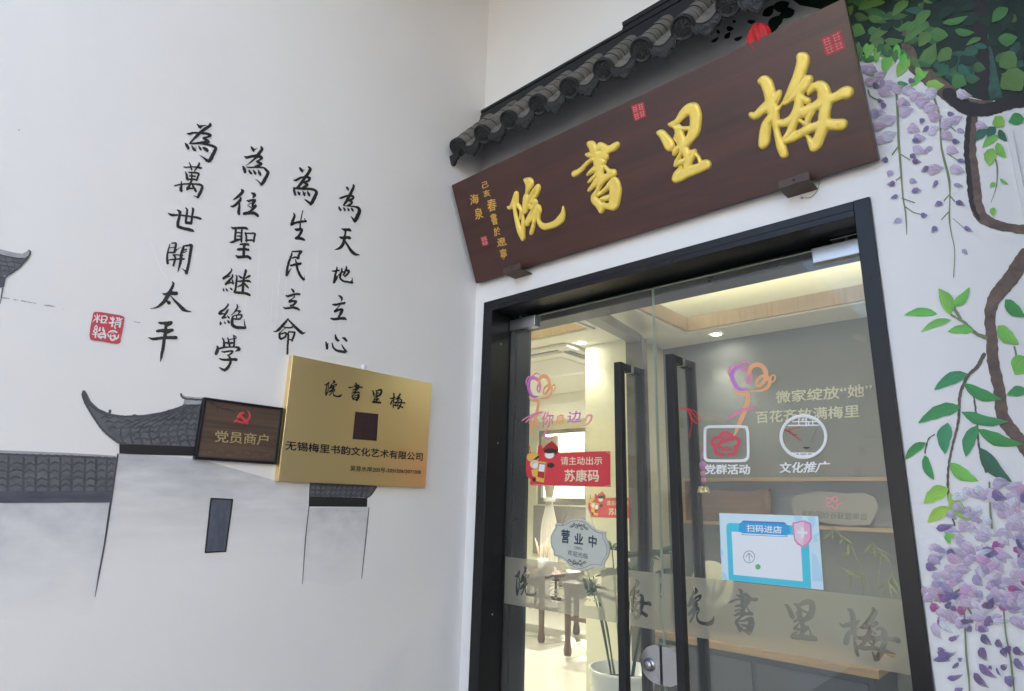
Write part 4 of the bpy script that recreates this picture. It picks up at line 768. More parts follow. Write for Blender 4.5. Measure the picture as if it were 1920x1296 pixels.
for k in range(9):
    y = 446 + k * 18; sq.append([(1056 - k * 1.8, y, 1.6), (1110 - k * 1.6, y + 5, 1.6)]); sq.append([(1124 - k * 1.6, y + 6, 1.6), (1182 - k * 1.3, y + 11, 1.6)])
for x in (1075, 1100, 1140, 1165): sq.append([(x, 450, 1.4), (x - 14, 590, 1.4)])
stroke_mesh('seal_line', sq, onpx(brp, z4, .0009), M('maroon_line', (.055, .022, .024), .6), dsq, 2.2)
# wooden plaque of the party-member shop
T2 = .020; pp = Plane((T2, 0, 0), (1, 0, 0), (0, 1, 0))
pt = thing('wooden_plaque', 'small dark wood plaque with a red emblem and gold lettering beside the brass one', 'plaque', (0, -1.03, 1.60))
a0, a1, c0_, c1_ = -1.163, -.9005, 1.600, 1.7905
box('board', (.0005, T2 - .004, a0 + .008, a1 - .008, c0_ + .008, c1_ - .008), m_party, pt)
for b in ((a0, a1, c0_, c0_ + .0085), (a0, a1, c1_ - .0085, c1_), (a0, a0 + .0085, c0_ + .0086, c1_ - .0086), (a1 - .0085, a1, c0_ + .0086, c1_ - .0086)):
    box('frame_rail', (.0005, T2, b[0], b[1], b[2], b[3]), m_black, pt, .0015)
pb = Plane((T2 - .004, 0, 0), (1, 0, 0), (0, 1, 0))
stroke_mesh('red_emblem', parse("402,421,2 414,440,5 414,465,7 398,486,8 372,494,7 345,486,6 336,478,5;338,482,6 325,488,6;352,446,7 378,472,7 401,498,7;345,462,8 362,440,9 380,434,5"), onpx(pb, z4, .0004), m_posterred, pt, 2.0, relief=lambda d: .02 * 0 + .0012 * min(1, d / 3))
text('gold_lettering', '党员商户', pb, [(205, 540), (532, 566), (522, 634), (203, 612)], .0005, M('pale_gold', (.46, .37, .18), .4, metal=.3), pt, .004, z4, thick=.0015)
stroke_mesh('engraved_branch', parse("150,362,2 185,375,3 215,395,2.5 250,408,2 300,418,2 330,436,1.5;185,375,2 190,395,1.5;215,395,2 222,430,1.5;230,402,1.5 250,385,1.2;175,372,1.5 205,362,1.2;265,412,1.5 290,405,1.2"), onpx(pb, z4, .0004), m_print, pt, 1.6)
cl_ = []
for k, x in enumerate((130, 175, 235, 290, 345, 400, 455, 510, 550)):
    cx, cy, r = x, 690 - (k % 3) * 8 + (x - 130) * .06, 24 - (k % 2) * 8
    for rr in (r, r * .55): cl_.append([(cx + rr * math.cos(a), cy - rr * math.sin(a), 1.2) for a in [i * math.pi / 8 for i in range(9)]])
stroke_mesh('engraved_cloud', cl_, onpx(pb, z4, .0004), M('engraved_dark_gold', (.16, .11, .06), .5), pt, 1.8)
# white hook above the brass plaque
hp = LW.px(682, 689); hk = thing('wall_hook', 'tiny round white plastic nail cap on the wall above the brass plaque', 'hook', tuple(hp))
lathe('cap', [(.0001, .008), (.006, .0075), (.010, .005), (.0115, 0)], hp, m_plastic, hk, 20, (1, 0, 0))
for k in range(4): lathe('dimple', [(.0001, .0004), (.0014, 0)], hp + Vector((.0078, .004 * math.cos(k * 1.57 + .4), .004 * math.sin(k * 1.57 + .4))), M('hook_hole', (.15, .15, .15), .6), hk, 8, (1, 0, 0))

# ================================================================== door frame and glass leaves
IX0, IX1, IZ = .1205, 1.6155, 2.345
fr = thing('door_frame', 'black aluminium door frame with deep black jambs', 'door frame', (.87, 0, 0))
box('jamb', (FX0 + .0005, IX0, -.011, .26, 0, IZ), m_black, fr, .002)
box('jamb', (IX1, FX1 - .0005, -.011, .26, 0, FZ - .0005), m_black, fr, .002)
box('header', (FX0 + .0005, IX1 - .0005, -.0105, .26, IZ + .0005, FZ - .001), m_black, fr, .002)
box('inner_stop', (IX0 + .0005, IX1 - .0005, .150, .255, 2.302, 2.3445), m_black, fr, .002)
box('inner_stop', (IX0 + .0004, IX0 + .014, .150, .250, .01, 2.30), m_black, fr, .002)
for b_ in ((IX0 + .0003, IX0 + .0065, GY - .006, GY + .020, .02, IZ - .03), (IX1 - .0065, IX1 - .0003, GY - .006, GY + .020, .02, IZ - .03)): box('brush_seal', b_, m_blackmatt, fr)
for zz in (.3, 1.05, 1.75, 2.2):
    for xx, nn in ((IX0 + .0002, 1), (IX1 - .0002, -1)): lathe('screw', [(.0001, .0012), (.003, .001), (.0042, 0)], (xx, .055, zz), m_steel, fr, 12, (nn, 0, 0))
box('cover_strip', (FX0 + .058, IX1 - .0005, -.0125, -.0108, IZ + .022, IZ + .0245), m_blackmatt, fr)
sealp_ = [[(FX1 + .001, z, .0012 + .0008 * math.sin(z * 31)), (FX1 + .001, z + .1, .0012 + .0008 * math.sin(z * 31 + 3))] for z in [i * .1 for i in range(24)]]
stroke_mesh('sealant_bead', sealp_, lambda x, y, h=0.0: Vector((x, -.0006, y)), M('grey_sealant', (.30, .29, .28), .6), fr, .0008)
box('threshold', (FX0, FX1, -.01, .26, .0005, .012), m_steel, fr, .002)
GT = .012; MID = .868; ZB, ZT = .016, 2.322
def leafdoor(x0, x1, hx, side_, label):
    d = thing('glass_door', label, 'glass door', ((x0 + x1) / 2, GY, 0.016), 'pair of glass doors')
    box('pane', (x0, x1, GY, GY + GT, ZB, ZT), m_glass, d)
    for b_ in ((x0 + .001, x1 - .001, GY + .001, GY + GT - .001, ZT + .0003, ZT + .0016), ((x1 + .0003, x1 + .0014, GY + .001, GY + GT - .001, ZB, ZT) if side_ < 0 else (x0 - .0014, x0 - .0003, GY + .001, GY + GT - .001, ZB, ZT))):
        box('polished_edge', b_, M('glass_edge', (.42, .48, .40), .15), d)
    px0, px1 = (x0 - .0, x0 + .155) if side_ < 0 else (x1 - .155, x1)
    for za, zc in ((ZT - .05, ZT + .003), (ZB - .003, ZB + .05)):
        b = box('patch_fitting', (px0, px1, GY - .014, GY + GT + .014, za, zc), m_steel, d, .003)
    xp = px0 + .052 if side_ < 0 else px1 - .052
    lathe('pivot_pin', [(.0001, .02), (.007, .02), (.007, 0)], (xp, GY + .006, ZT + .003), m_steel, d, 14)
    box('pivot_plate', (xp - .045, xp + .045, GY - .008, GY + .022, ZT + .0165, ZT + .019), m_steel, d)
    for yy in (GY - .083, GY + GT + .053):
        h = box('pull_bar', (hx - .015, hx + .015, yy, yy + .030, .42, 2.028), m_blackmatt, d, .002)
    for zc in (2.012, .44):
        box('standoff', (hx - .0145, hx + .0145, GY - .0535, GY - .0045, zc - .0145, zc + .0145), m_blackmatt, d, .0015)
        box('standoff', (hx - .0145, hx + .0145, GY + GT + .0045, GY + GT + .0535, zc - .0145, zc + .0145), m_blackmatt, d, .0015)
        for yy in (GY - .0042, GY + GT + .0002): box('spacer', (hx - .013, hx + .013, yy, yy + .004, zc - .013, zc + .013), m_steel, d)
    sgn_ = 1 if side_ < 0 else -1
    ex = x1 if side_ < 0 else x0                          # meeting edge
    # half-round lock case
    pts = [(0, .052), (0, -.052)]
    arc = [(-.078 * math.cos(a) * 1.0, .062 * math.sin(a)) for a in [(-70 + 140 * k / 14) * math.pi / 180 for k in range(15)]]
    out = [(0, -.060)] + [(x, z) for x, z in arc] + [(0, .060)]
    lk = prism('lock_case', [(ex + x * sgn_ * .96 - sgn_ * .002, GY - .020, .985 + z) for x, z in out], (0, .052, 0), m_steel, d)
    if side_ < 0:
        lc = (ex - .041, GY - .0205, .980)
        cyl = lathe('lock_cylinder', [(.0001, .016), (.013, .016), (.0145, .0145), (.0165, .004), (.021, .0035), (.0215, 0)], lc, m_steel, d, 28, (0, -1, 0))
        box('keyhole', (lc[0] - .0012, lc[0] + .0012, lc[1] - .0166, lc[1] - .0161, lc[2] - .006, lc[2] + .006), m_blackmatt, cyl)
    return d
dl = leafdoor(IX0 + .004, MID - .003, .755, -1, 'left-hung glass door leaf with keyed steel lock, next to the side wall')
dr = leafdoor(MID + .003, IX1 - .004, .972, 1, 'glass door leaf next to the painted wisteria, with scan poster on it')
# frosted band with clear brush characters
def film(x0, x1, spans, label):
    FP = Plane((0, GY - .0012, 0), (0, -1, 0), (1, 0, 0)); z0, z1 = 1.0885, 1.2735; st = []
    for nm, (u0, u1, v0, v1) in spans: st += boxmap(GUV[nm], FP, u0, u1, v0, v1)
    step = .0022; xs = np.arange(x0, x1 + step / 2, (x1 - x0) / round((x1 - x0) / step)); ys = np.linspace(z0, z1, 86); X, Y = np.meshgrid(xs, ys)
    D = -sdf_of(st, X, Y); V, F = march(D, xs, ys)
    o = mk('frosted_film', [FP.at(x, y, 0) for x, y, h in V], F, m_frost, None, False, ((x0 + x1) / 2, GY, z0)); tag(o, label, 'film', 'frosted bands on the doors'); return o
zf = zm(880, 860, 2.9725)
def glu(x, y): p = GL.px(*zf(x, y)); return p.x, p.z
sp = []
for nm, (xa, ya, xb, yb) in (('yuan', (250, 600, 378, 775)), ('shu', (420, 605, 540, 805)), ('li', (630, 640, 740, 825)), ('mei', (815, 670, 1018, 900))):
    ua, _ = glu(xa, (ya + yb) / 2); ub, _ = glu(xb, (ya + yb) / 2); _, v1 = glu((xa + xb) / 2, ya); _, v0 = glu((xa + xb) / 2, yb); sp.append((nm, (ua, ub, max(v0, 1.098), min(v1, 1.266))))
film(IX0 + .006, MID - .004, sp, 'frosted band with clear brush characters on the door leaf with the lock')
film(MID + .004, IX1 - .006, [(n, (a + .748, b + .748, c, d)) for n, (a, b, c, d) in sp], 'frosted band with clear brush characters below the scan poster')

# ================================================================== the room behind the glass
CZ = 2.75                                              # room ceiling
RX0, RX1, RY0, RY1 = -5.2, 3.2, .26, 5.6
tag(sheet('floor', [(RX0, RY0, .006), (RX1, RY0, .006), (RX1, RY1, .006), (RX0, RY1, .006)], m_floor), kind='structure')
PX0, PX1, PY = -.85, -.40, 2.06                        # cream pier
GYW = 2.52                                             # grey wall
def st_box(name, b, mat): return tag(box(name, b, mat), kind='structure')
st_box('inner_wall', (-5.44, -.2405, RY0 - .008, RY0 - .001, 0, 3.6), m_cream)
st_box('pier', (PX0, PX1, PY, 5.6, 0, CZ), m_cream)
gw = tag(box('grey_wall', (PX1 + .0005, RX1, GYW, GYW + .15, 0, CZ), m_grey), 'grey plastered inner wall painted with small houses, behind the doors', 'wall')
st_box('right_inner_wall', (RX1, RX1 + .15, RY0, GYW + .15, 0, CZ), m_cream)
st_box('left_inner_wall', (RX0 - .15, RX0, RY0, RY1 + .2, 0, 3.3), m_cream)
# far wall with a window opening
WX0, WX1, WZ0, WZ1 = -4.35, -2.2, 1.48, 2.62
V_ = [(RX0, RY1, 0), (PX0, RY1, 0), (PX0, RY1, 3.3), (RX0, RY1, 3.3), (WX0, RY1, WZ0), (WX1, RY1, WZ0), (WX1, RY1, WZ1), (WX0, RY1, WZ1)]
V_ = [Vector(v) for v in V_] + [Vector(v) + Vector((0, .2, 0)) for v in V_]
F_ = [(0, 1, 5, 4), (1, 2, 6, 5), (2, 3, 7, 6), (3, 0, 4, 7)]
F_ = F_ + [tuple(i + 8 for i in reversed(q)) for q in F_] + [(4, 5, 13, 12), (5, 6, 14, 13), (6, 7, 15, 14), (7, 4, 12, 15), (2, 3, 11, 10), (0, 3, 11, 8), (1, 2, 10, 9)]
tag(mk('back_wall', V_, F_, m_cream), kind='structure')
# ceiling with two trays: pieces around the recesses
TR = [(.02, 2.9, .55, 2.13), (-3.4, -.52, .50, 1.62)]
def ceiling():
    xs = sorted({RX0, RX1 + .15, *[t[0] for t in TR], *[t[1] for t in TR]}); ys = sorted({RY0, RY1, *[t[2] for t in TR], *[t[3] for t in TR]})
    V = []; F = []
    for i in range(len(xs) - 1):
        for j in range(len(ys) - 1):
            cx, cy = (xs[i] + xs[i + 1]) / 2, (ys[j] + ys[j + 1]) / 2
            if any(t[0] < cx < t[1] and t[2] < cy < t[3] for t in TR): continue
            b = len(V); V += [(xs[i], ys[j], CZ + .001), (xs[i], ys[j + 1], CZ + .001), (xs[i + 1], ys[j + 1], CZ + .001), (xs[i + 1], ys[j], CZ + .001)]; F.append((b, b + 1, b + 2, b + 3))
    return tag(mk('ceiling', V, F, m_white), kind='structure')
ceiling()
st_box('roof_slab', (RX0 - .2, RX1 + .2, RY0 - .0005, RY1 + .25, 3.15, 3.4), m_white)
for k, (x0, x1, y0, y1) in enumerate(TR):
    t = thing('ceiling_tray', ['lit ceiling tray with oak fascia above the door beside the wisteria', 'lit ceiling tray with oak fascia near the air conditioner'][k], 'ceiling tray', ((x0 + x1) / 2, (y0 + y1) / 2, CZ), 'lit ceiling trays')
    zf0, zf1 = CZ - .012, CZ + .10
    for b in ((x0 - .02, x1 + .02, y1, y1 + .02), (x0 - .02, x1 + .02, y0 - .02, y0), (x0 - .02, x0, y0 + .0005, y1 - .0005), (x1, x1 + .02, y0 + .0005, y1 - .0005)):
        box('fascia', (b[0], b[1], b[2], b[3], zf0 + .012, zf1), m_oak, t)
    e = .012
    for b in ((x0 - .045, x1 + .045, y1 + .0205, y1 + .045), (x0 - .045, x1 + .045, y0 - .045, y0 - .0205), (x0 - .045, x0 - .0205, y0, y1), (x1 + .0205, x1 + .045, y0, y1)):
        box('trim', (b[0], b[1], b[2], b[3], CZ - e, CZ), m_white, t)
    for b in ((x0 - .15, x1 + .15, y1 + .05, y1 + .10), (x0 - .15, x1 + .15, y0 - .10, y0 - .05), (x0 - .10, x0 - .05, y0, y1), (x1 + .05, x1 + .10, y0, y1)):
        box('led_strip', (b[0], b[1], b[2], b[3], CZ + .03, CZ + .04), m_led, t)
# downlights
for (px, py), lab in (((1090, 643), 'lit round downlight beside the air conditioner'), ((1343, 627), 'lit round downlight above the grey wall')):
    r = ray(px, py); c = CAM + r * ((CZ - CAM.z) / r.z); t = thing('downlight', lab, 'downlight', tuple(c), 'lit ceiling downlights')
    lathe('trim_ring', [(.034, -.001), (.036, -.004), (.050, -.003), (.052, 0)], c, m_plastic, t, 28)
    lathe('lens', [(.0001, -.0005), (.034, -.0008)], c, m_lamp, t, 28)
    ld = bpy.data.lights.new('downlight_lamp', 'SPOT'); ld.energy = 3.8; ld.spot_size = rad(95); ld.spot_blend = .8; ld.color = (1, .97, .88); ld.shadow_soft_size = .04
    lo_ = bpy.data.objects.new('downlight_lamp', ld); COL.objects.link(lo_); lo_.parent = t; lo_.location = (0, 0, -.012)
# unseen lamps added further in the room to brighten it
DLAB = ['lit round downlight inside the tray above the left room', 'lit round downlight above the gap between the two tables', 'lit round downlight above the table by the back window', 'lit round downlight above the door next to the wisteria']
for kd, c in enumerate(((-2.0, 1.0, 55), (-2.9, 2.2, 75), (-2.9, 4.2, 90), (1.6, 1.3, 13))):
    t = thing('downlight', DLAB[kd], 'downlight', (c[0], c[1], CZ), 'downlights deeper in the room')
    lathe('trim_ring', [(.034, -.001), (.036, -.004), (.050, -.003), (.052, 0)], (c[0], c[1], CZ), m_plastic, t, 28)
    lathe('lens', [(.0001, -.0005), (.034, -.0008)], (c[0], c[1], CZ), m_lamp, t, 28)
    ld = bpy.data.lights.new('downlight_lamp', 'SPOT'); ld.energy = c[2]; ld.spot_size = rad(120); ld.spot_blend = .6; ld.color = (1, .97, .90); ld.shadow_soft_size = .04
    lo_ = bpy.data.objects.new('downlight_lamp', ld); COL.objects.link(lo_); lo_.parent = t; lo_.location = (0, 0, -.012)
# air-conditioner cassette
ax1, ay0 = -.90, 1.86; ax0, ay1 = ax1 - .95, ay0 + .95
ac = thing('air_conditioner', 'white ceiling air conditioner cassette with a fine grille', 'air conditioner', ((ax0 + ax1) / 2, (ay0 + ay1) / 2, CZ))
box('panel', (ax0, ax1, ay0, ay1, CZ - .035, CZ), M('ac_white', (.80, .77, .70), .4), ac, .03, seg=4)
box('inner_panel', (ax0 + .09, ax1 - .09, ay0 + .09, ay1 - .09, CZ - .055, CZ - .0355), M('ac_white', (.8, .8, .8)), ac, .018, seg=4)
for b in ((ax0 + .12, ax1 - .12, ay0 + .045, ay0 + .075), (ax0 + .12, ax1 - .12, ay1 - .075, ay1 - .045), (ax0 + .045, ax0 + .075, ay0 + .12, ay1 - .12), (ax1 - .075, ax1 - .045, ay0 + .12, ay1 - .12)):
    box('air_slot', (b[0], b[1], b[2], b[3], CZ - .0365, CZ - .0352), M('ac_slot', (.12, .11, .10), .6), ac)
box('grille_back', (ax0 + .20, ax1 - .20, ay0 + .20, ay1 - .20, CZ - .0565, CZ - .0552), M('ac_dark', (.10, .085, .06), .6), ac)
V_ = []; F_ = []
n = 26
for k in range(n + 1):
    for ax in (0, 1):
        t = k / n; w = .0055
        if ax: b = (ax0 + .20 + .55 * t - w, ax0 + .20 + .55 * t + w, ay0 + .2, ay1 - .2)
        else: b = (ax0 + .20, ax1 - .20, ay0 + .20 + .55 * t - w, ay0 + .20 + .55 * t + w)
        v, f = boxv(b[0], b[1], b[2], b[3], CZ - .0620 + .0005 * ax, CZ - .0570 + .0005 * ax); q = len(V_); V_ += v; F_ += [tuple(i + q for i in g) for g in f]
tag(mk('grille', V_, F_, M('ac_white', (.8, .8, .8)), ac), kind='stuff')
# beam above the bright far room
st_box('beam', (RX0 + .001, PX0 - .001, 3.7, 4.0, CZ - .12, CZ), m_white)
# window with frame, curtain
wd = thing('back_window', 'bright window with grey frame at the back of the room', 'window', (-3.0, RY1, WZ0))
m_wf = M('grey_window_frame', (.22, .20, .19), .5)
for b in ((WX0, WX1, WZ0, WZ0 + .10), (WX0, WX1, WZ1 - .06, WZ1), (WX0, WX0 + .06, WZ0 + .1005, WZ1 - .0605), (WX1 - .06, WX1, WZ0 + .1005, WZ1 - .0605), (-3.45, -3.39, WZ0 + .1005, WZ1 - .0605)):
    box('frame_rail', (b[0], b[1], RY1 + .05, RY1 + .11, b[2], b[3]), m_wf, wd, .003)
for a, b in ((WX0 + .061, -3.4505), (-3.3895, WX1 - .061)): box('pane', (a, b, RY1 + .075, RY1 + .081, WZ0 + .101, WZ1 - .061), m_glass, wd)
box('apron_panel', (WX0 - .02, WX1 + .02, RY1 - .03, RY1 - .001, .75, WZ0 - .02), m_wf, wd, .004)
cu = thing('curtain', 'pale linen curtain gathered with a white tie beside the window', 'curtain', (-3.95, RY1 - .1, 0))
V_ = []; F_ = []; nx, nz = 60, 24
for i in range(nz + 1):
    z = .05 + 2.45 * i / nz; w = .34 - .22 * math.exp(-((z - 1.55) / .28) ** 2)
    for k in range(nx + 1):
        t = k / nx; V_.append((-3.98 + w * (t - .5), RY1 - .12 + .035 * math.sin(t * 44) * (w / .34 + .3), z))
for i in range(nz):
    for k in range(nx): F_.append((i * (nx + 1) + k, i * (nx + 1) + k + 1, (i + 1) * (nx + 1) + k + 1, (i + 1) * (nx + 1) + k))
mk('cloth', V_, F_, m_curtain, cu, True)
lathe('tie', [(.085, -.03), (.09, -.03), (.09, .03), (.085, .03)], (-3.98, RY1 - .12, 1.55), m_plastic, cu, 24)
# wooden tables and bench
def table(x, y, w, d, h, label, rz=0.0):
    t = thing('wooden_table', label, 'table', (x, y, .006), 'dark wooden tables in the room')
    box('top', (x - w / 2, x + w / 2, y - d / 2, y + d / 2, h - .05, h), m_darkwood, t, .006)
    for sx in (-1, 1):
        for sy in (-1, 1):
            cx, cy = x + sx * (w / 2 - .07), y + sy * (d / 2 - .07)
            lathe('leg', [(.034, .02), (.042, .05), (.038, .10), (.030, .14), (.034, h * .5), (.036, h - .051)], (cx, cy, .006), m_darkwood, t, 12)
    for sy in (-1, 1):
        yy = y + sy * (d / 2 - .07); box('stretcher', (x - w / 2 + .105, x + w / 2 - .105, yy - .015, yy + .015, .36, .40), m_darkwood, t, .003)
        box('apron', (x - w / 2 + .105, x + w / 2 - .105, yy - .012, yy + .012, h - .14, h - .0505), m_darkwood, t, .003)
        for k in range(4):
            xx = x - w / 2 + .16 + (w - .32) * k / 3; box('slat', (xx - .012, xx + .012, yy - .010, yy + .010, .4005, h - .1405), m_darkwood, t)
    return t
table(-1.72, 3.75, .84, .76, .72, 'dark wooden table with turned legs next to the cream pier')
table(-3.05, 4.02, .98, .78, .72, 'dark wooden table with turned legs standing in the sun patches')
cup = thing('brush_pot', 'white pot of writing brushes on a wooden table', 'brush pot', (-2.75, 3.85, .72))
lathe('pot', [(.0001, 0), (.05, 0), (.055, .16), (.048, .16), (.045, .02), (.0001, .02)], (-2.75, 3.85, .722), m_plastic, cup, 20)
for k in range(8):
    a = k * .8; tube('brush', [(-2.75 + .02 * math.cos(a), 3.85 + .02 * math.sin(a), .76), (-2.75 + .09 * math.cos(a), 3.85 + .09 * math.sin(a), 1.02 + .04 * (k % 3))], [.004, .006], m_oak, cup, 6)
# dark metal frame of an inner screen
sc_ = thing('inner_screen_frame', 'dark taupe metal frame standing just inside the doors', 'screen', (-.2, 1.6, 0))
q0, q1 = Vector((-.345, 1.88, 0)), Vector((-.215, 1.90, 0))
box('post', (-.345, -.205, 1.86, 1.93, .008, 2.68), m_portal, sc_, .004)
l0 = GL.px(1074, 597); A_ = Vector((.285, .40, 2.42)); B_ = Vector((-.275, 1.895, 2.655)); dv = (B_ - A_).normalized(); nrm = dv.cross(Vector((0, 0, 1))).normalized()
prism('lintel', [A_ + nrm * .045, A_ - nrm * .045, B_ - nrm * .045, B_ + nrm * .045], (0, 0, .055), m_portal, sc_)
# potted plant by the door
pl_ = thing('potted_plant', 'leafy plant in a white ribbed pot behind the door lock', 'plant', (.10, 1.15, .006))
prof = [(.0001, 0), (.10, 0), (.125, .10), (.145, .30), (.155, .50)]
for k in range(5): prof += [(.150 + .004 * k, .52 + .024 * k), (.158 + .003 * k, .532 + .024 * k)]
prof += [(.172, .645), (.178, .655), (.176, .668), (.160, .668), (.150, .60), (.0001, .59)]
lathe('pot', prof, (.07, 1.10, .006), m_pot, pl_, 40)
lathe('soil', [(.0001, .602), (.152, .602)], (.07, 1.10, .006), M('soil', (.03, .022, .016), .9), pl_, 30)
def blade(parent, a, b, w, mat, name='leaf', droop=.0):
    a, b = Vector(a), Vector(b); d = b - a; s = d.cross(Vector((.3, -1, .1))).normalized(); V = []; F = []; n = 5
    for i in range(n + 1):
        t = i / n; c = a + d * t - Vector((0, 0, 1)) * droop * t * t; hw = w * math.sin(math.pi * (.06 + .9 * t)) ; V += [c + s * hw, c - s * hw]
        if i: F.append((2 * i - 2, 2 * i - 1, 2 * i + 1, 2 * i))
    return mk(name, V, F, mat, parent, True)
for k in range(11):
    a = 2 * math.pi * k / 11; b0 = Vector((.07 + .05 * math.cos(a), 1.10 + .05 * math.sin(a), .60)); b1 = Vector((.07 + .20 * math.cos(a), 1.10 + .16 * math.sin(a), 1.15 + .12 * math.sin(k * 2.1)))
    tube('stem', [b0, (b0 + b1) / 2 + Vector((0, 0, .05)), b1], [.005, .004, .003], m_leafdark, pl_, 6)
    for j in range(7):
        ang = a + (j - 3) * .5; e = b1 + Vector((.13 * math.cos(ang), .10 * math.sin(ang), .02 + .05 * math.cos((j - 3) * .6))); blade(pl_, b1, e, .011, m_leafdark, droop=.03)
# niche shelf and its contents on the grey wall
def gp(px, py, Y): r = ray(px, py); return CAM + r * ((Y - CAM.y) / r.y)
a = gp(1285, 895, GYW - .1); b = gp(1690, 985, GYW - .1); nz0 = 1.385; nz1 = 1.705
ns = thing('wall_shelf', 'long shallow oak wall shelf on the grey wall', 'shelf', ((a.x + b.x) / 2, GYW, nz0))
sx0, sx1 = a.x, 1.45
box('board', (sx0, sx1, GYW - .16, GYW - .001, nz0, nz0 + .022), m_oakx, ns, .002); box('board', (sx0, sx1, GYW - .16, GYW - .001, nz1 - .022, nz1), m_oakx, ns, .002)
box('side', (sx0, sx0 + .022, GYW - .16, GYW - .001, nz0 + .0225, nz1 - .0225), m_oakx, ns, .002); box('back', (sx0 + .0225, sx1, GYW - .012, GYW - .0015, nz0 + .0225, nz1 - .0225), M('shelf_back', (.24, .25, .30), .6), ns)
ro = thing('bamboo_scroll', 'brown bamboo-slip scroll unrolled on the wall shelf', 'scroll', (.2, GYW - .1, nz0 + .022))
V_ = []; F_ = []
for k in range(41):
    x = sx0 + .06 + .50 * k / 40; zz = .012 * math.sin(k * .35); V_ += [(x, GYW - .09 + .006 * (k % 2), nz0 + .024), (x, GYW - .085 + .006 * (k % 2), nz0 + .235 + zz * .4)]
    if k: F_.append((2 * k - 2, 2 * k, 2 * k + 1, 2 * k - 1))
mk('slips', V_, F_, m_brownroll, ro, True); tube('roll', [(sx0 + .59, GYW - .09, nz0 + .024), (sx0 + .59, GYW - .09, nz0 + .25)], .028, m_brownroll, ro, 14)
cs = thing('cloud_sign', 'pale cloud-shaped board with a red flower and dark lettering on the shelf', 'sign', (1.0, GYW - .1, nz0 + .022))
zc = zm(1220, 740, 3.24); CP = Plane((0, GYW - .11, 0), (0, -1, 0), (1, 0, 0))
outl = [(850, 640), (900, 605), (965, 600), (1020, 585), (1120, 592), (1200, 605), (1290, 590), (1360, 625), (1380, 680), (1365, 740), (1330, 790), (1200, 800), (1050, 775), (930, 770), (880, 740), (855, 690)]
prism('board', [CP.px(*zc(x, y)) for x, y in outl], (0, .012, 0), M('cream_board', (.27, .27, .27), .5), cs)
text('lettering', '吴韵国妙谷联盟单位', CP, [(915, 702), (1318, 722), (1315, 765), (915, 745)], .0006, M('board_grey', (.09, .09, .09), .5), cs, .005, zc)
fl = [[(1110 + (34 + 9 * math.cos(5 * a_)) * math.cos(a_) * 1.2, 655 + (30 + 8 * math.cos(5 * a_)) * math.sin(a_), 5) for a_ in [i * 2 * math.pi / 40 for i in range(37)]]] + parse("1085,660,4 1105,640,4 1120,655,4 1135,645,4")
stroke_mesh('flower_mark', fl, onpx(CP, zc, .0006), m_rose, cs, 2.5)
# counter with oak top, round moon lamp, bamboo
cb = thing('counter', 'low dark counter with an oak top against the grey wall', 'counter', (.5, 2.2, 0))
box('top', (-.26, 1.06, 2.0, GYW - .002, .655, .695), m_oakx, cb, .003); box('body', (-.24, 1.03, 2.03, GYW - .003, .006, .654), m_navydark, cb, .003)
box('drawer', (-.2, .38, 2.018, 2.0295, .40, .62), m_navydark, cb, .003); box('drawer', (.41, 1.0, 2.018, 2.0295, .40, .62), m_navydark, cb, .003)
mo = thing('moon_screen', 'round cream table screen with a bamboo silhouette on the counter', 'screen', (.11, 2.3, .695))
mc = gp(1336, 1095, 2.3); lathe('disc', [(.0001, .006), (.145, .006), (.15, 0), (.145, -.006), (.0001, -.006)], (mc.x, 2.3, mc.z), M('moon_cream', (.70, .68, .52), .6), mo, 48, (0, -1, 0))
box('foot', (mc.x - .10, mc.x + .10, 2.27, 2.33, .6955, mc.z - .14), m_darkwood, mo, .003)
for (dx, dz, ex, ez) in ((-.02, -.12, .09, -.02), (.0, -.12, .02, .02), (-.02, -.10, -.09, .02), (.02, -.1, .11, .05), (-.01, -.11, -.05, .05)): blade(mo, (mc.x + dx, 2.288, mc.z + dz), (mc.x + ex, 2.287, mc.z + ez), .010, m_leafdark)
bb = thing('bamboo_plant', 'thin bamboo stems with pale green leaves in a small vase on the counter', 'bamboo', (.98, 2.15, .695))
lathe('vase', [(.0001, 0), (.05, 0), (.065, .06), (.04, .14), (.03, .18), (.035, .2), (.028, .2), (.02, .15)], (.98, 2.15, .696), M('vase_brown', (.12, .09, .07), .4), bb, 24)
BP = lambda x, y: gp(*zc(x, y), 2.15)
random.seed(21)
for tip, mid in (((1105, 800), (1230, 940)), ((1345, 900), (1400, 960)), ((1140, 1050), (1300, 1090)), ((1470, 1080), (1440, 1150))):
    base = Vector((.98, 2.15, .88)); m_ = BP(*mid); e = BP(*tip); tube('stem', [base, (base + m_) / 2 + Vector((.03, 0, .05)), m_, e], [.004, .003, .0025, .0015], m_bamboo, bb, 6)
    for k in range(9):
        t = k / 8; p = m_ * (1 - t) + e * t; ang = random.uniform(-2.8, -.3); L = random.uniform(.05, .10); blade(bb, p, p + Vector((math.cos(ang) * L, random.uniform(-.02, .02), math.sin(ang) * L)), random.uniform(.004, .007), m_bamboo)
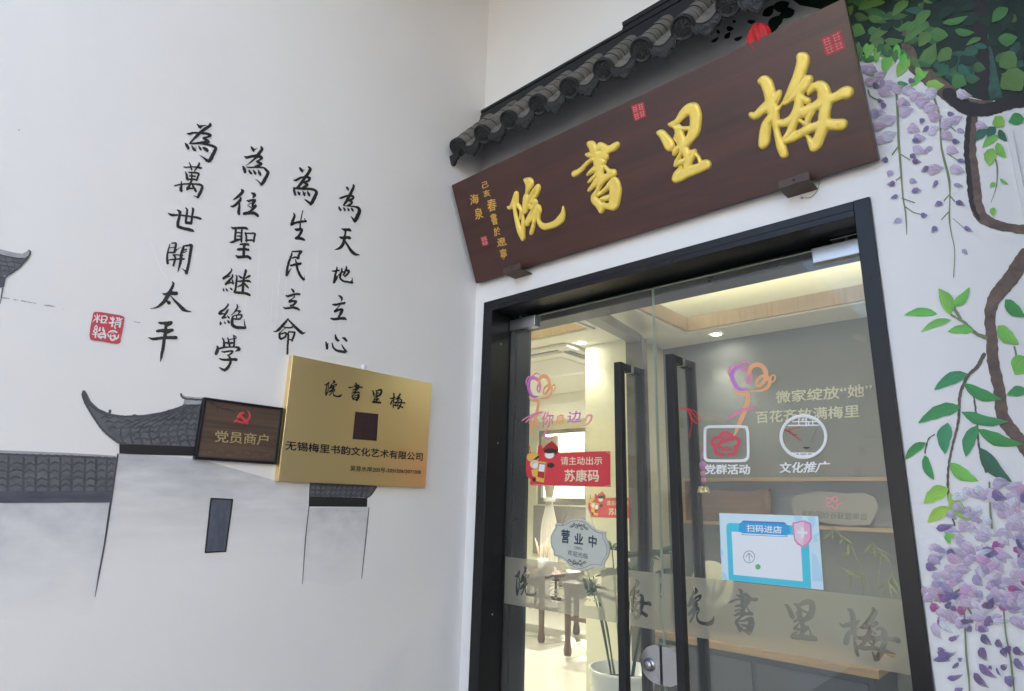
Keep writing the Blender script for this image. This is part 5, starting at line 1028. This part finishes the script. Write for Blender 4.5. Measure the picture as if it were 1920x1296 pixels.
# ink houses on the grey wall
GP = Plane((0, GYW, 0), (0, -1, 0), (1, 0, 0)); z9 = zm(1220, 440, 3.41)
m_ghost = M('grey_wall_ink', (.14, .145, .14), .7, var=.3, vscale=12, stretch=(1, 1, 8), col2=(.2, .205, .2)); m_ghost2 = M('grey_wall_wash', (.25, .26, .255), .7, var=.2, vscale=8)
for pts, mm in (([(500, 770), (600, 830), (720, 860), (840, 905), (820, 970), (700, 925), (580, 870), (520, 820)], m_ghost), ([(390, 850), (500, 880), (500, 960), (395, 930)], m_ghost2), ([(680, 1035), (705, 1040), (708, 1130), (685, 1125)], m_ghost), ([(820, 1020), (915, 1060), (910, 1095), (830, 1070)], m_ghost), ([(300, 1130), (500, 1160), (480, 1200), (300, 1190)], m_ghost2), ([(1285, 630), (1380, 650), (1375, 690), (1290, 665)], m_ghost2), ([(1350, 1265), (1450, 1285), (1450, 1300), (1360, 1300)], m_ghost)):
    pxsheet('painted_house', GP, pts, .0015, mm, gw, z9)
for x, y in ((1280, 345), (1255, 475), (1102, 768), (1148, 882)): pxsheet('painted_window', GP, [(x - 20, y - 34), (x + 24, y - 26), (x + 26, y + 34), (x - 16, y + 28)], .0015, m_ghost, gw, zc)

# ================================================================== things stuck on or hung at the glass
def glthing(name, label, cat, c, group=None): p = GL.px(*c); return thing(name, label, cat, tuple(p), group)
def ell(cx, cy, rx, ry, n=28, a0=0, a1=2 * math.pi): return [(cx + rx * math.cos(a0 + (a1 - a0) * i / n), cy + ry * math.sin(a0 + (a1 - a0) * i / n)) for i in range(n if a1 - a0 > 6.2 else n + 1)]
# red health-code poster
zp = zm(960, 660, 4.985)
def red_poster(P, f, label, group, loc, full=True):
    t = thing('red_poster', label, 'poster', loc, group)
    base = [(435, 936), (912, 928), (920, 934), (922, 1262), (178, 1248), (165, 1225), (175, 1195), (140, 1160), (128, 1110), (132, 1040), (140, 960), (165, 935), (158, 880), (166, 872), (176, 935), (240, 950), (245, 880), (270, 865), (290, 900), (320, 870), (372, 832), (405, 862), (440, 905)]
    pxsheet('paper', P, base, .0008, m_posterred, t, f)
    text('headline', '请主动出示', P, [(455, 978), (845, 980), (842, 1055), (455, 1058)], .0014, m_postercream, t, .012, f)
    text('headline', '苏康码', P, [(490, 1097), (815, 1098), (812, 1215), (490, 1212)], .0014, m_postercream, t, .022, f)
    stroke_mesh('border_line', parse("440,948,1.5 905,942,1.5 910,1250,1.5 190,1238,1.5"), onpx(P, f, .0012), m_postercream, t, 2.0)
    k = [.0011]
    def lay(nm, pts, mm): k[0] += .00006; pxsheet(nm, P, pts, k[0], mm, t, f)
    lay('hat', [(288, 912), (318, 870), (372, 834), (404, 862), (440, 910), (425, 935), (300, 928)], M('poster_dark_red', (.42, .02, .03), .5))
    lay('hair', ell(362, 935, 62, 34), m_hair); lay('face', ell(350, 960, 46, 38), m_skin); lay('fringe', [(300, 915), (422, 915), (418, 938), (380, 945), (340, 948), (302, 940)], m_hair)
    lay('mask', [(312, 955), (386, 952), (384, 980), (350, 998), (318, 985)], m_pwhite); lay('coat', [(305, 1000), (385, 1000), (395, 1060), (310, 1060)], m_posterred); lay('glove', ell(362, 1060, 34, 24), m_hair)
    lay('cap', ell(196, 985, 58, 46), m_yellow); lay('hair', [(165, 1030), (250, 965), (258, 985), (200, 1030), (180, 1060)], m_hair); lay('face', ell(212, 1050, 44, 42), m_skin); lay('mask', [(190, 1055), (242, 1030), (245, 1075), (205, 1090)], m_pwhite)
    lay('coat', [(180, 1105), (245, 1085), (240, 1175), (190, 1160)], m_yellow); lay('shoe', [(190, 1180), (225, 1185), (220, 1215), (195, 1210)], m_hair)
    lay('phone', [(245, 1020), (322, 1030), (298, 1222), (222, 1205)], m_yellow); lay('screen', [(250, 1040), (315, 1048), (300, 1182), (238, 1170)], M('poster_screen', (.45, .03, .04), .4)); lay('blank_label', [(256, 1048), (309, 1054), (301, 1122), (247, 1114)], m_pwhite)
    return t
red_poster(GL, zp, 'red poster with two masked children and cream lettering on the door glass', None, tuple(GL.px(1070, 910)))
z2r = lambda x, y: (1103 + (x - 130) * .1055, 921 + (y - 830) * .118)  # reflection of the door poster, put in as a paper copy on the pier
red_poster(Plane((0, PY, 0), (0, -1, 0), (1, 0, 0)), z2r, 'smaller red poster with masked children on the cream pier', None, (-.6, PY, 1.4))
# hanging OPEN board
zo = zm(1020, 960, 10.8); OFF = .014
opn = glthing('open_board', 'sage green scalloped board with dark lettering hanging on strings behind the pull bar', 'sign', (1088, 1065))
outl = [(225, 235), (345, 235), (430, 215), (520, 165), (620, 140), (720, 140), (830, 170), (920, 230), (1000, 310), (1070, 360), (1160, 375), (1245, 395), (1240, 520), (1290, 610), (1325, 720), (1315, 850), (1270, 940), (1220, 1020), (1215, 1140), (1100, 1125), (990, 1115), (900, 1155), (800, 1190), (700, 1185), (600, 1150), (500, 1085), (420, 1000), (330, 935), (260, 905), (195, 890), (190, 800), (150, 720), (130, 600), (140, 480), (190, 370), (225, 310)]
prism('board', [GL.px(*zo(x, y), OFF) for x, y in outl], (0, .006, 0), m_sage, opn)
stroke_mesh('border_line', parse("250,262,3.5 360,275,3.5 430,260,3.5 540,200,3.5 650,180,3.5 760,195,3.5 880,255,3.5 960,335,3.5 1040,395,3.5 1120,420,3.5 1195,435,3.5;1195,435,3.5 1195,530,3.5 1250,640,3.5 1275,760,3.5 1260,870,3.5 1210,950,3.5 1180,1010,3.5 1165,1085,3.5;1165,1085,3.5 1050,1060,3.5 950,1065,3.5 850,1115,3.5 740,1145,3.5 630,1125,3.5 530,1060,3.5 450,970,3.5 370,915,3.5 290,885,3.5 210,870,3.5;210,870,3.5 208,780,3.5 165,690,3.5 145,580,3.5 160,470,3.5 220,370,3.5 245,330,3.5 250,262,3.5"), onpx(GL, zo, OFF + .0006), m_navy, opn, 4)
for ch, q in (('营', [(350, 345), (530, 365), (505, 645), (350, 630)]), ('业', [(612, 422), (800, 440), (796, 668), (605, 645)]), ('中', [(900, 455), (1078, 490), (1055, 745), (905, 705)])): text('large_character', ch, GL, q, OFF + .0006, m_navy, opn, .028, zo)
text('small_lettering', 'OPEN', GL, [(612, 693), (770, 725), (765, 775), (612, 750)], OFF + .0006, m_navy, opn, .01, zo)
text('small_lettering', '欢迎光临', GL, [(478, 765), (890, 850), (885, 955), (475, 870)], OFF + .0006, m_navy, opn, .008, zo)
def curl(cx, cy, r, a0, turn, w): return [(cx + r * (1 - .75 * i / 12) * math.cos(a0 + turn * i / 12), cy + r * (1 - .75 * i / 12) * math.sin(a0 + turn * i / 12), w * (1 - .3 * i / 12)) for i in range(13)]
orn = []
for s, ox, oy in ((1, 710, 300), (-1, 670, 1020)):
    for m_ in (-1, 1):
        sl_ = .17 * m_
        orn += [curl(ox + m_ * 150, oy + 20 * m_ + s * 5, 34, math.pi / 2 * (1 - m_), m_ * s * 6.5, 7), curl(ox + m_ * 95, oy + 14 * m_ - s * 40, 30, 1.5, -m_ * s * 6.0, 7), curl(ox + m_ * 55, oy + 8 * m_ + s * 25, 30, 0.5, m_ * s * 6.5, 7)]
        orn.append([(ox + m_ * 10, oy, 5), (ox + m_ * 60, oy + 10 * m_ - s * 30, 7), (ox + m_ * 120, oy + 18 * m_ + s * 10, 7), (ox + m_ * 170, oy + 25 * m_ + s * 40, 5)])
        orn.append([(ox + m_ * 18, oy - s * 20, 5), (ox + m_ * 45, oy - s * 42, 11)])
    orn.append([(ox, oy - s * 10, 5), (ox, oy - s * 45, 14), (ox, oy - s * 70, 4)])
stroke_mesh('ornament', orn, onpx(GL, zo, OFF + .0006), m_hair, opn, 4)
for xa, ya, xb, yb in ((1054, 985, 1078, 912), (1117, 996, 1089, 912)): tube('string', [GL.px(xa, ya, OFF + .003), GL.px(xb, yb, .004)], .0011, M('string', (.45, .42, .38), .8), opn, 6)
# scan poster (codes left blank)
zq = zm(1300, 960, 7.385)
scp = glthing('scan_poster', 'pale blue paper poster with a cyan border and pink shield', 'poster', (1445, 1100))
pxsheet('paper', GL, [(358, 15), (1728, 60), (1805, 1082), (398, 935)], .0006, m_paleblue, scp, zq)
for k, pts in enumerate(([(1395, 55), (1500, 58), (1515, 110), (1450, 150), (1400, 120)], [(1570, 60), (1690, 60), (1690, 160), (1640, 260), (1600, 150)], [(1660, 330), (1740, 280), (1735, 330), (1700, 350), (1735, 400), (1670, 420)], [(1640, 560), (1700, 600), (1760, 760), (1790, 960), (1650, 960)], [(375, 480), (420, 560), (400, 640), (380, 640)], [(392, 820), (450, 860), (480, 935), (398, 930)])):
    pxsheet('leaf_print', GL, pts, .0009, M('poster_leaf_blue', (.45, .70, .82), .45), scp, zq)
pxsheet('border', GL, [(456, 195), (470, 165), (500, 152), (1480, 190), (1585, 195), (1610, 600), (1633, 1062), (490, 945)], .0011, m_cyan, scp, zq)
pxsheet('panel', GL, [(530, 272), (1482, 325), (1517, 962), (558, 870)], .0013, m_pwhite, scp, zq)
pxsheet('title_tab', GL, [(665, 140), (690, 120), (1260, 143), (1290, 170), (1290, 200), (665, 180)], .0015, m_blue2, scp, zq)
pxsheet('title_tab', GL, [(633, 160), (665, 145), (1270, 168), (1335, 195), (1337, 300), (1292, 325), (690, 295), (633, 272)], .0017, m_blue, scp, zq)
stroke_mesh('title_line', parse("680,302,4 700,315,4 1280,342,4 1292,328,4"), onpx(GL, zq, .0016), m_blue, scp, 4)
text('title', '扫码进店', GL, [(735, 172), (1228, 197), (1222, 302), (740, 275)], .0019, m_pwhite, scp, .02, zq)
pxsheet('shield', GL, [(1370, 150), (1490, 120), (1545, 120), (1632, 160), (1645, 370), (1600, 440), (1530, 498), (1440, 450), (1395, 390)], .0019, m_pink2, scp, zq)
pxsheet('shield_face', GL, [(1390, 168), (1490, 140), (1535, 140), (1540, 300), (1520, 470), (1450, 425), (1412, 375)], .0021, M('poster_rose_white', (.80, .60, .70), .4), scp, zq)
pxsheet('shield_face', GL, [(1541, 142), (1608, 175), (1618, 365), (1580, 425), (1522, 470), (1542, 300)], .0021, m_pink, scp, zq)
pxsheet('cross', GL, [(1488, 212), (1530, 216), (1532, 268), (1580, 270), (1580, 308), (1532, 306), (1530, 362), (1488, 358), (1490, 303), (1440, 300), (1440, 262), (1488, 266)], .0023, m_pwhite, scp, zq)
stroke_mesh('arrow_mark', [[(x, y, 6) for x, y in ell(772, 622, 75, 82, 32)] + [(847, 622, 6)], [(770, 570, 6), (776, 682, 6)], [(730, 625, 6), (768, 572, 6), (818, 628, 6)]], onpx(GL, zq, .0016), m_greygreen, scp, 4)
pxsheet('green_dot', GL, ell(895, 760, 37, 38), .0016, m_green, scp, zq)
# acrylic badges
OFFB = .004
b1 = glthing('acrylic_badge', 'white rounded square acrylic badge with a red plum-flower mark', 'badge', (1362, 890))
rr_ = [(352, 196), (560, 196), (583, 212), (590, 240), (592, 372), (575, 395), (555, 402), (365, 402), (338, 392), (330, 370), (330, 225), (338, 205), (352, 196)]
stroke_mesh('rim', [[(x, y, 9) for x, y in rr_]], onpx(GL, zc, OFFB), m_plastic, b1, 3, relief=lambda d: .003 * min(1, d / 3))
fl = [[(455 + (56 + 22 * abs(math.cos(2.5 * (a_ + math.pi / 2)))) * math.cos(a_) * 1.08, 302 + (52 + 20 * abs(math.cos(2.5 * (a_ + math.pi / 2)))) * math.sin(a_), 9.5) for a_ in [math.radians(102 + 336 * i / 56) for i in range(57)]]]
for k in range(0):
    a = -math.pi / 2 + k * 2 * math.pi / 5; cx, cy = 455 + 52 * math.cos(a), 304 + 48 * math.sin(a)
    if k == 2 or k == 3: fl.append([(cx + 38 * math.cos(a + t), cy + 34 * math.sin(a + t), 11) for t in ([-1.25, -.8, -.3, .2, .5] if k == 3 else [-.5, -.2, .3, .8, 1.25])][:5])
    else: fl.append([(cx + 38 * math.cos(a + t), cy + 34 * math.sin(a + t), 11) for t in (-1.25, -.8, -.3, .3, .8, 1.25)])
fl += parse("395,318,5 425,290,11 450,275,14 480,270,10 500,278,4;400,325,4 425,318,6 440,330,5 460,318,5 480,332,4;430,340,4 470,338,4 500,330,3")
stroke_mesh('flower_mark', fl, onpx(GL, zc, OFFB), m_badgered, b1, 3)
text('lettering', '党群活动', GL, [(332, 424), (605, 424), (605, 486), (332, 484)], OFFB, m_plastic, b1, .022, zc, thick=.003)
b2 = glthing('acrylic_badge', 'white round acrylic badge with a red plum branch and brush', 'badge', (1508, 890))
stroke_mesh('rim', [[(x, y, 10) for x, y in ell(928, 256, 136, 126, 48)] + [(1064, 256, 10)]], onpx(GL, zc, OFFB), m_plastic, b2, 3, relief=lambda d: .003 * min(1, d / 3))
for d in ("835,188,4 1020,186,4;860,165,3 1005,165,3;900,140,3 900,186,3;945,132,4 945,190,4;985,150,3 985,186,3;960,165,3 960,186,4;925,140,3 925,165,3", "850,355,3 1010,355,3;880,355,3 880,375,3;905,355,3 905,380,3;950,355,3 950,382,3;985,355,3 985,370,3;880,368,3 985,368,3"): stroke_mesh('lattice', parse(d), onpx(GL, zc, OFFB), m_plastic, b2, 3)
stroke_mesh('plum_branch', parse("812,215,3 840,225,3 865,245,2.5 890,262,2 915,280,1.5;840,225,2 870,205,1.5 905,202,1.5;865,245,2 890,240,1.5;830,220,2 845,205,1.5"), onpx(GL, zc, OFFB), m_hair, b2, 1.6)
stroke_mesh('plum_blossom', [[(x, y, 4.5)] for x, y in ((825, 225), (835, 215), (850, 215), (865, 208), (880, 204), (895, 203), (870, 250), (882, 258), (895, 268), (908, 276), (845, 240), (820, 210), (860, 232), (880, 242))], onpx(GL, zc, OFFB + .0004), m_posterred, b2, 1.6)
stroke_mesh('brush_mark', parse("1008,205,3 990,250,4 972,290,5;968,295,4 962,305,2"), onpx(GL, zc, OFFB), M('badge_grey', (.2, .2, .2), .5), b2, 1.8)
stroke_mesh('ink_stone', parse("930,322,4 948,324,7 962,322,4"), onpx(GL, zc, OFFB), m_hair, b2, 2)
text('lettering', '文化推广', GL, [(785, 412), (1098, 404), (1066, 474), (785, 478)], OFFB, m_plastic, b2, .022, zc, thick=.003)
# vinyl slogan and flower figures
v1 = glthing('vinyl_slogan', 'pale yellow vinyl slogan in two lines on the door glass', 'lettering', (1530, 785))
text('slogan_line', '微家绽放“她”', GL, [(797, 1003), (1415, 948), (1415, 1034), (800, 1080)], .0008, m_ltext, v1, .02, z9)
text('slogan_line', '百花齐放满梅里', GL, [(670, 1130), (1335, 1085), (1335, 1168), (675, 1208)], .0008, m_ltext, v1, .02, z9)
LOGO = [("620,985,3 590,990,10 555,980,13 525,930,14 520,885,13 550,850,13 590,848,13", 'p'), ("590,848,13 625,868,13 642,905,11 638,940,8 625,952,6 613,935,8 618,905,9", 'r'), ("625,890,9 645,845,14 685,832,15 720,850,15 738,890,15 730,930,13 700,965,10 680,968,7 676,945,8 695,915,9 730,902,11 756,925,12 755,965,11 715,995,9 640,1002,3", 'o'), ("770,935,4 768,910,5 790,898,5 795,925,5 775,945,4", 'o'), ("500,900,3 498,870,7 520,840,6 560,835,5 590,815,6 615,812,5 640,825,3", 'r'), ("528,988,4 555,1015,9 600,1015,12 622,1025,14 618,1070,15 600,1130,15 575,1190,14 545,1260,8 530,1292,3", 'o'), ("492,1182,4 540,1150,10 600,1118,10 668,1105,6", 'r')]
def logo(f, label, c):
    t = glthing('vinyl_flower', label, 'sticker', c, 'vinyl flower figures on the doors')
    for k, (d, cc) in enumerate(LOGO): stroke_mesh('petal_line', parse(d), onpx(GL, f, .0008 + .0001 * k), {'p': m_purple, 'r': m_rose, 'o': m_orange}[cc], t, 3.5)
    return t
logo(z9, 'orange and purple vinyl flower above the two acrylic badges', (1400, 810))
logo(lambda x, y: (987 + (x - 500) * .182, 701 + (y - 815) * .248), 'orange and purple vinyl flower above the red poster', (1005, 780))
v2 = glthing('vinyl_lettering', 'purple and orange brush lettering above the red poster', 'lettering', (1040, 800))
for k, (ch, q, mm) in enumerate((('在', [(165, 575), (262, 560), (248, 705), (150, 722)], m_orange), ('你', [(280, 560), (395, 560), (385, 700), (270, 712)], m_rose), ('身', [(405, 590), (500, 575), (495, 675), (395, 690)], m_orange), ('边', [(520, 560), (655, 545), (645, 655), (512, 668)], m_purple))): text('brush_lettering', ch, GL, q, .0008, mm, v2, .016, zp)
stroke_mesh('flourish', parse("335,715,3 305,760,10 310,800,8 345,815,5 410,780,3 445,735,2;690,650,2 700,605,7 725,590,9 745,600,9 735,640,8 700,680,5 660,690,2;95,640,6 160,600,5 245,565,6"), onpx(GL, zp, .0008), m_rose, v2, 3.5)
# red knotted cord on the pull bar and the bells below it
kc = GL.px(1288, 772, .06)
rk = thing('red_knot_cord', 'red cord knotted in a bow on the pull bar', 'cord', tuple(kc))
kp = lambda x, y: GL.px(*zc(x, y), .088)
for d in ("172,72 200,80 235,88 270,100 305,140 300,165 275,175 250,150 240,110 225,88", "235,88 262,120 285,150 292,172 268,168 248,140 230,95", "225,88 240,130 250,160 244,210 238,262", "172,85 215,92 228,90"):
    tube('loop', [kp(*[float(v) for v in p.split(',')]) for p in d.split()], .0016, m_redcord, rk, 6)
bc = thing('bell_string', 'two small brass bells hanging on a red and purple string', 'bell', tuple(GL.px(1318, 930, .05)))
bx = lambda x, y: GL.px(*zc(x, y), -.05)
tube('string', [bx(300, 300), bx(322, 400), bx(325, 560)], .0012, m_redcord, bc, 6)
for x, y, r in ((325, 370, .012), (318, 430, .014), (318, 480, .010), (322, 520, .010)):
    bm = bmesh.new(); bmesh.ops.create_icosphere(bm, subdivisions=2, radius=r)
    for v in bm.verts: v.co = Vector((v.co.x * random.uniform(.8, 1.2), v.co.y * .5, v.co.z * random.uniform(.8, 1.2))) + bx(x, y)
    from_bm('fabric_bead', bm, [m_purple, m_rose][y > 440], bc, True)
for x, y in ((335, 575), (305, 575)): lathe('bell', [(.0001, .0), (.006, -.001), (.010, -.006), (.012, -.016), (.0165, -.024), (.0155, -.024), (.0001, -.012)], bx(x, y - 20), m_brassedge, bc, 20)
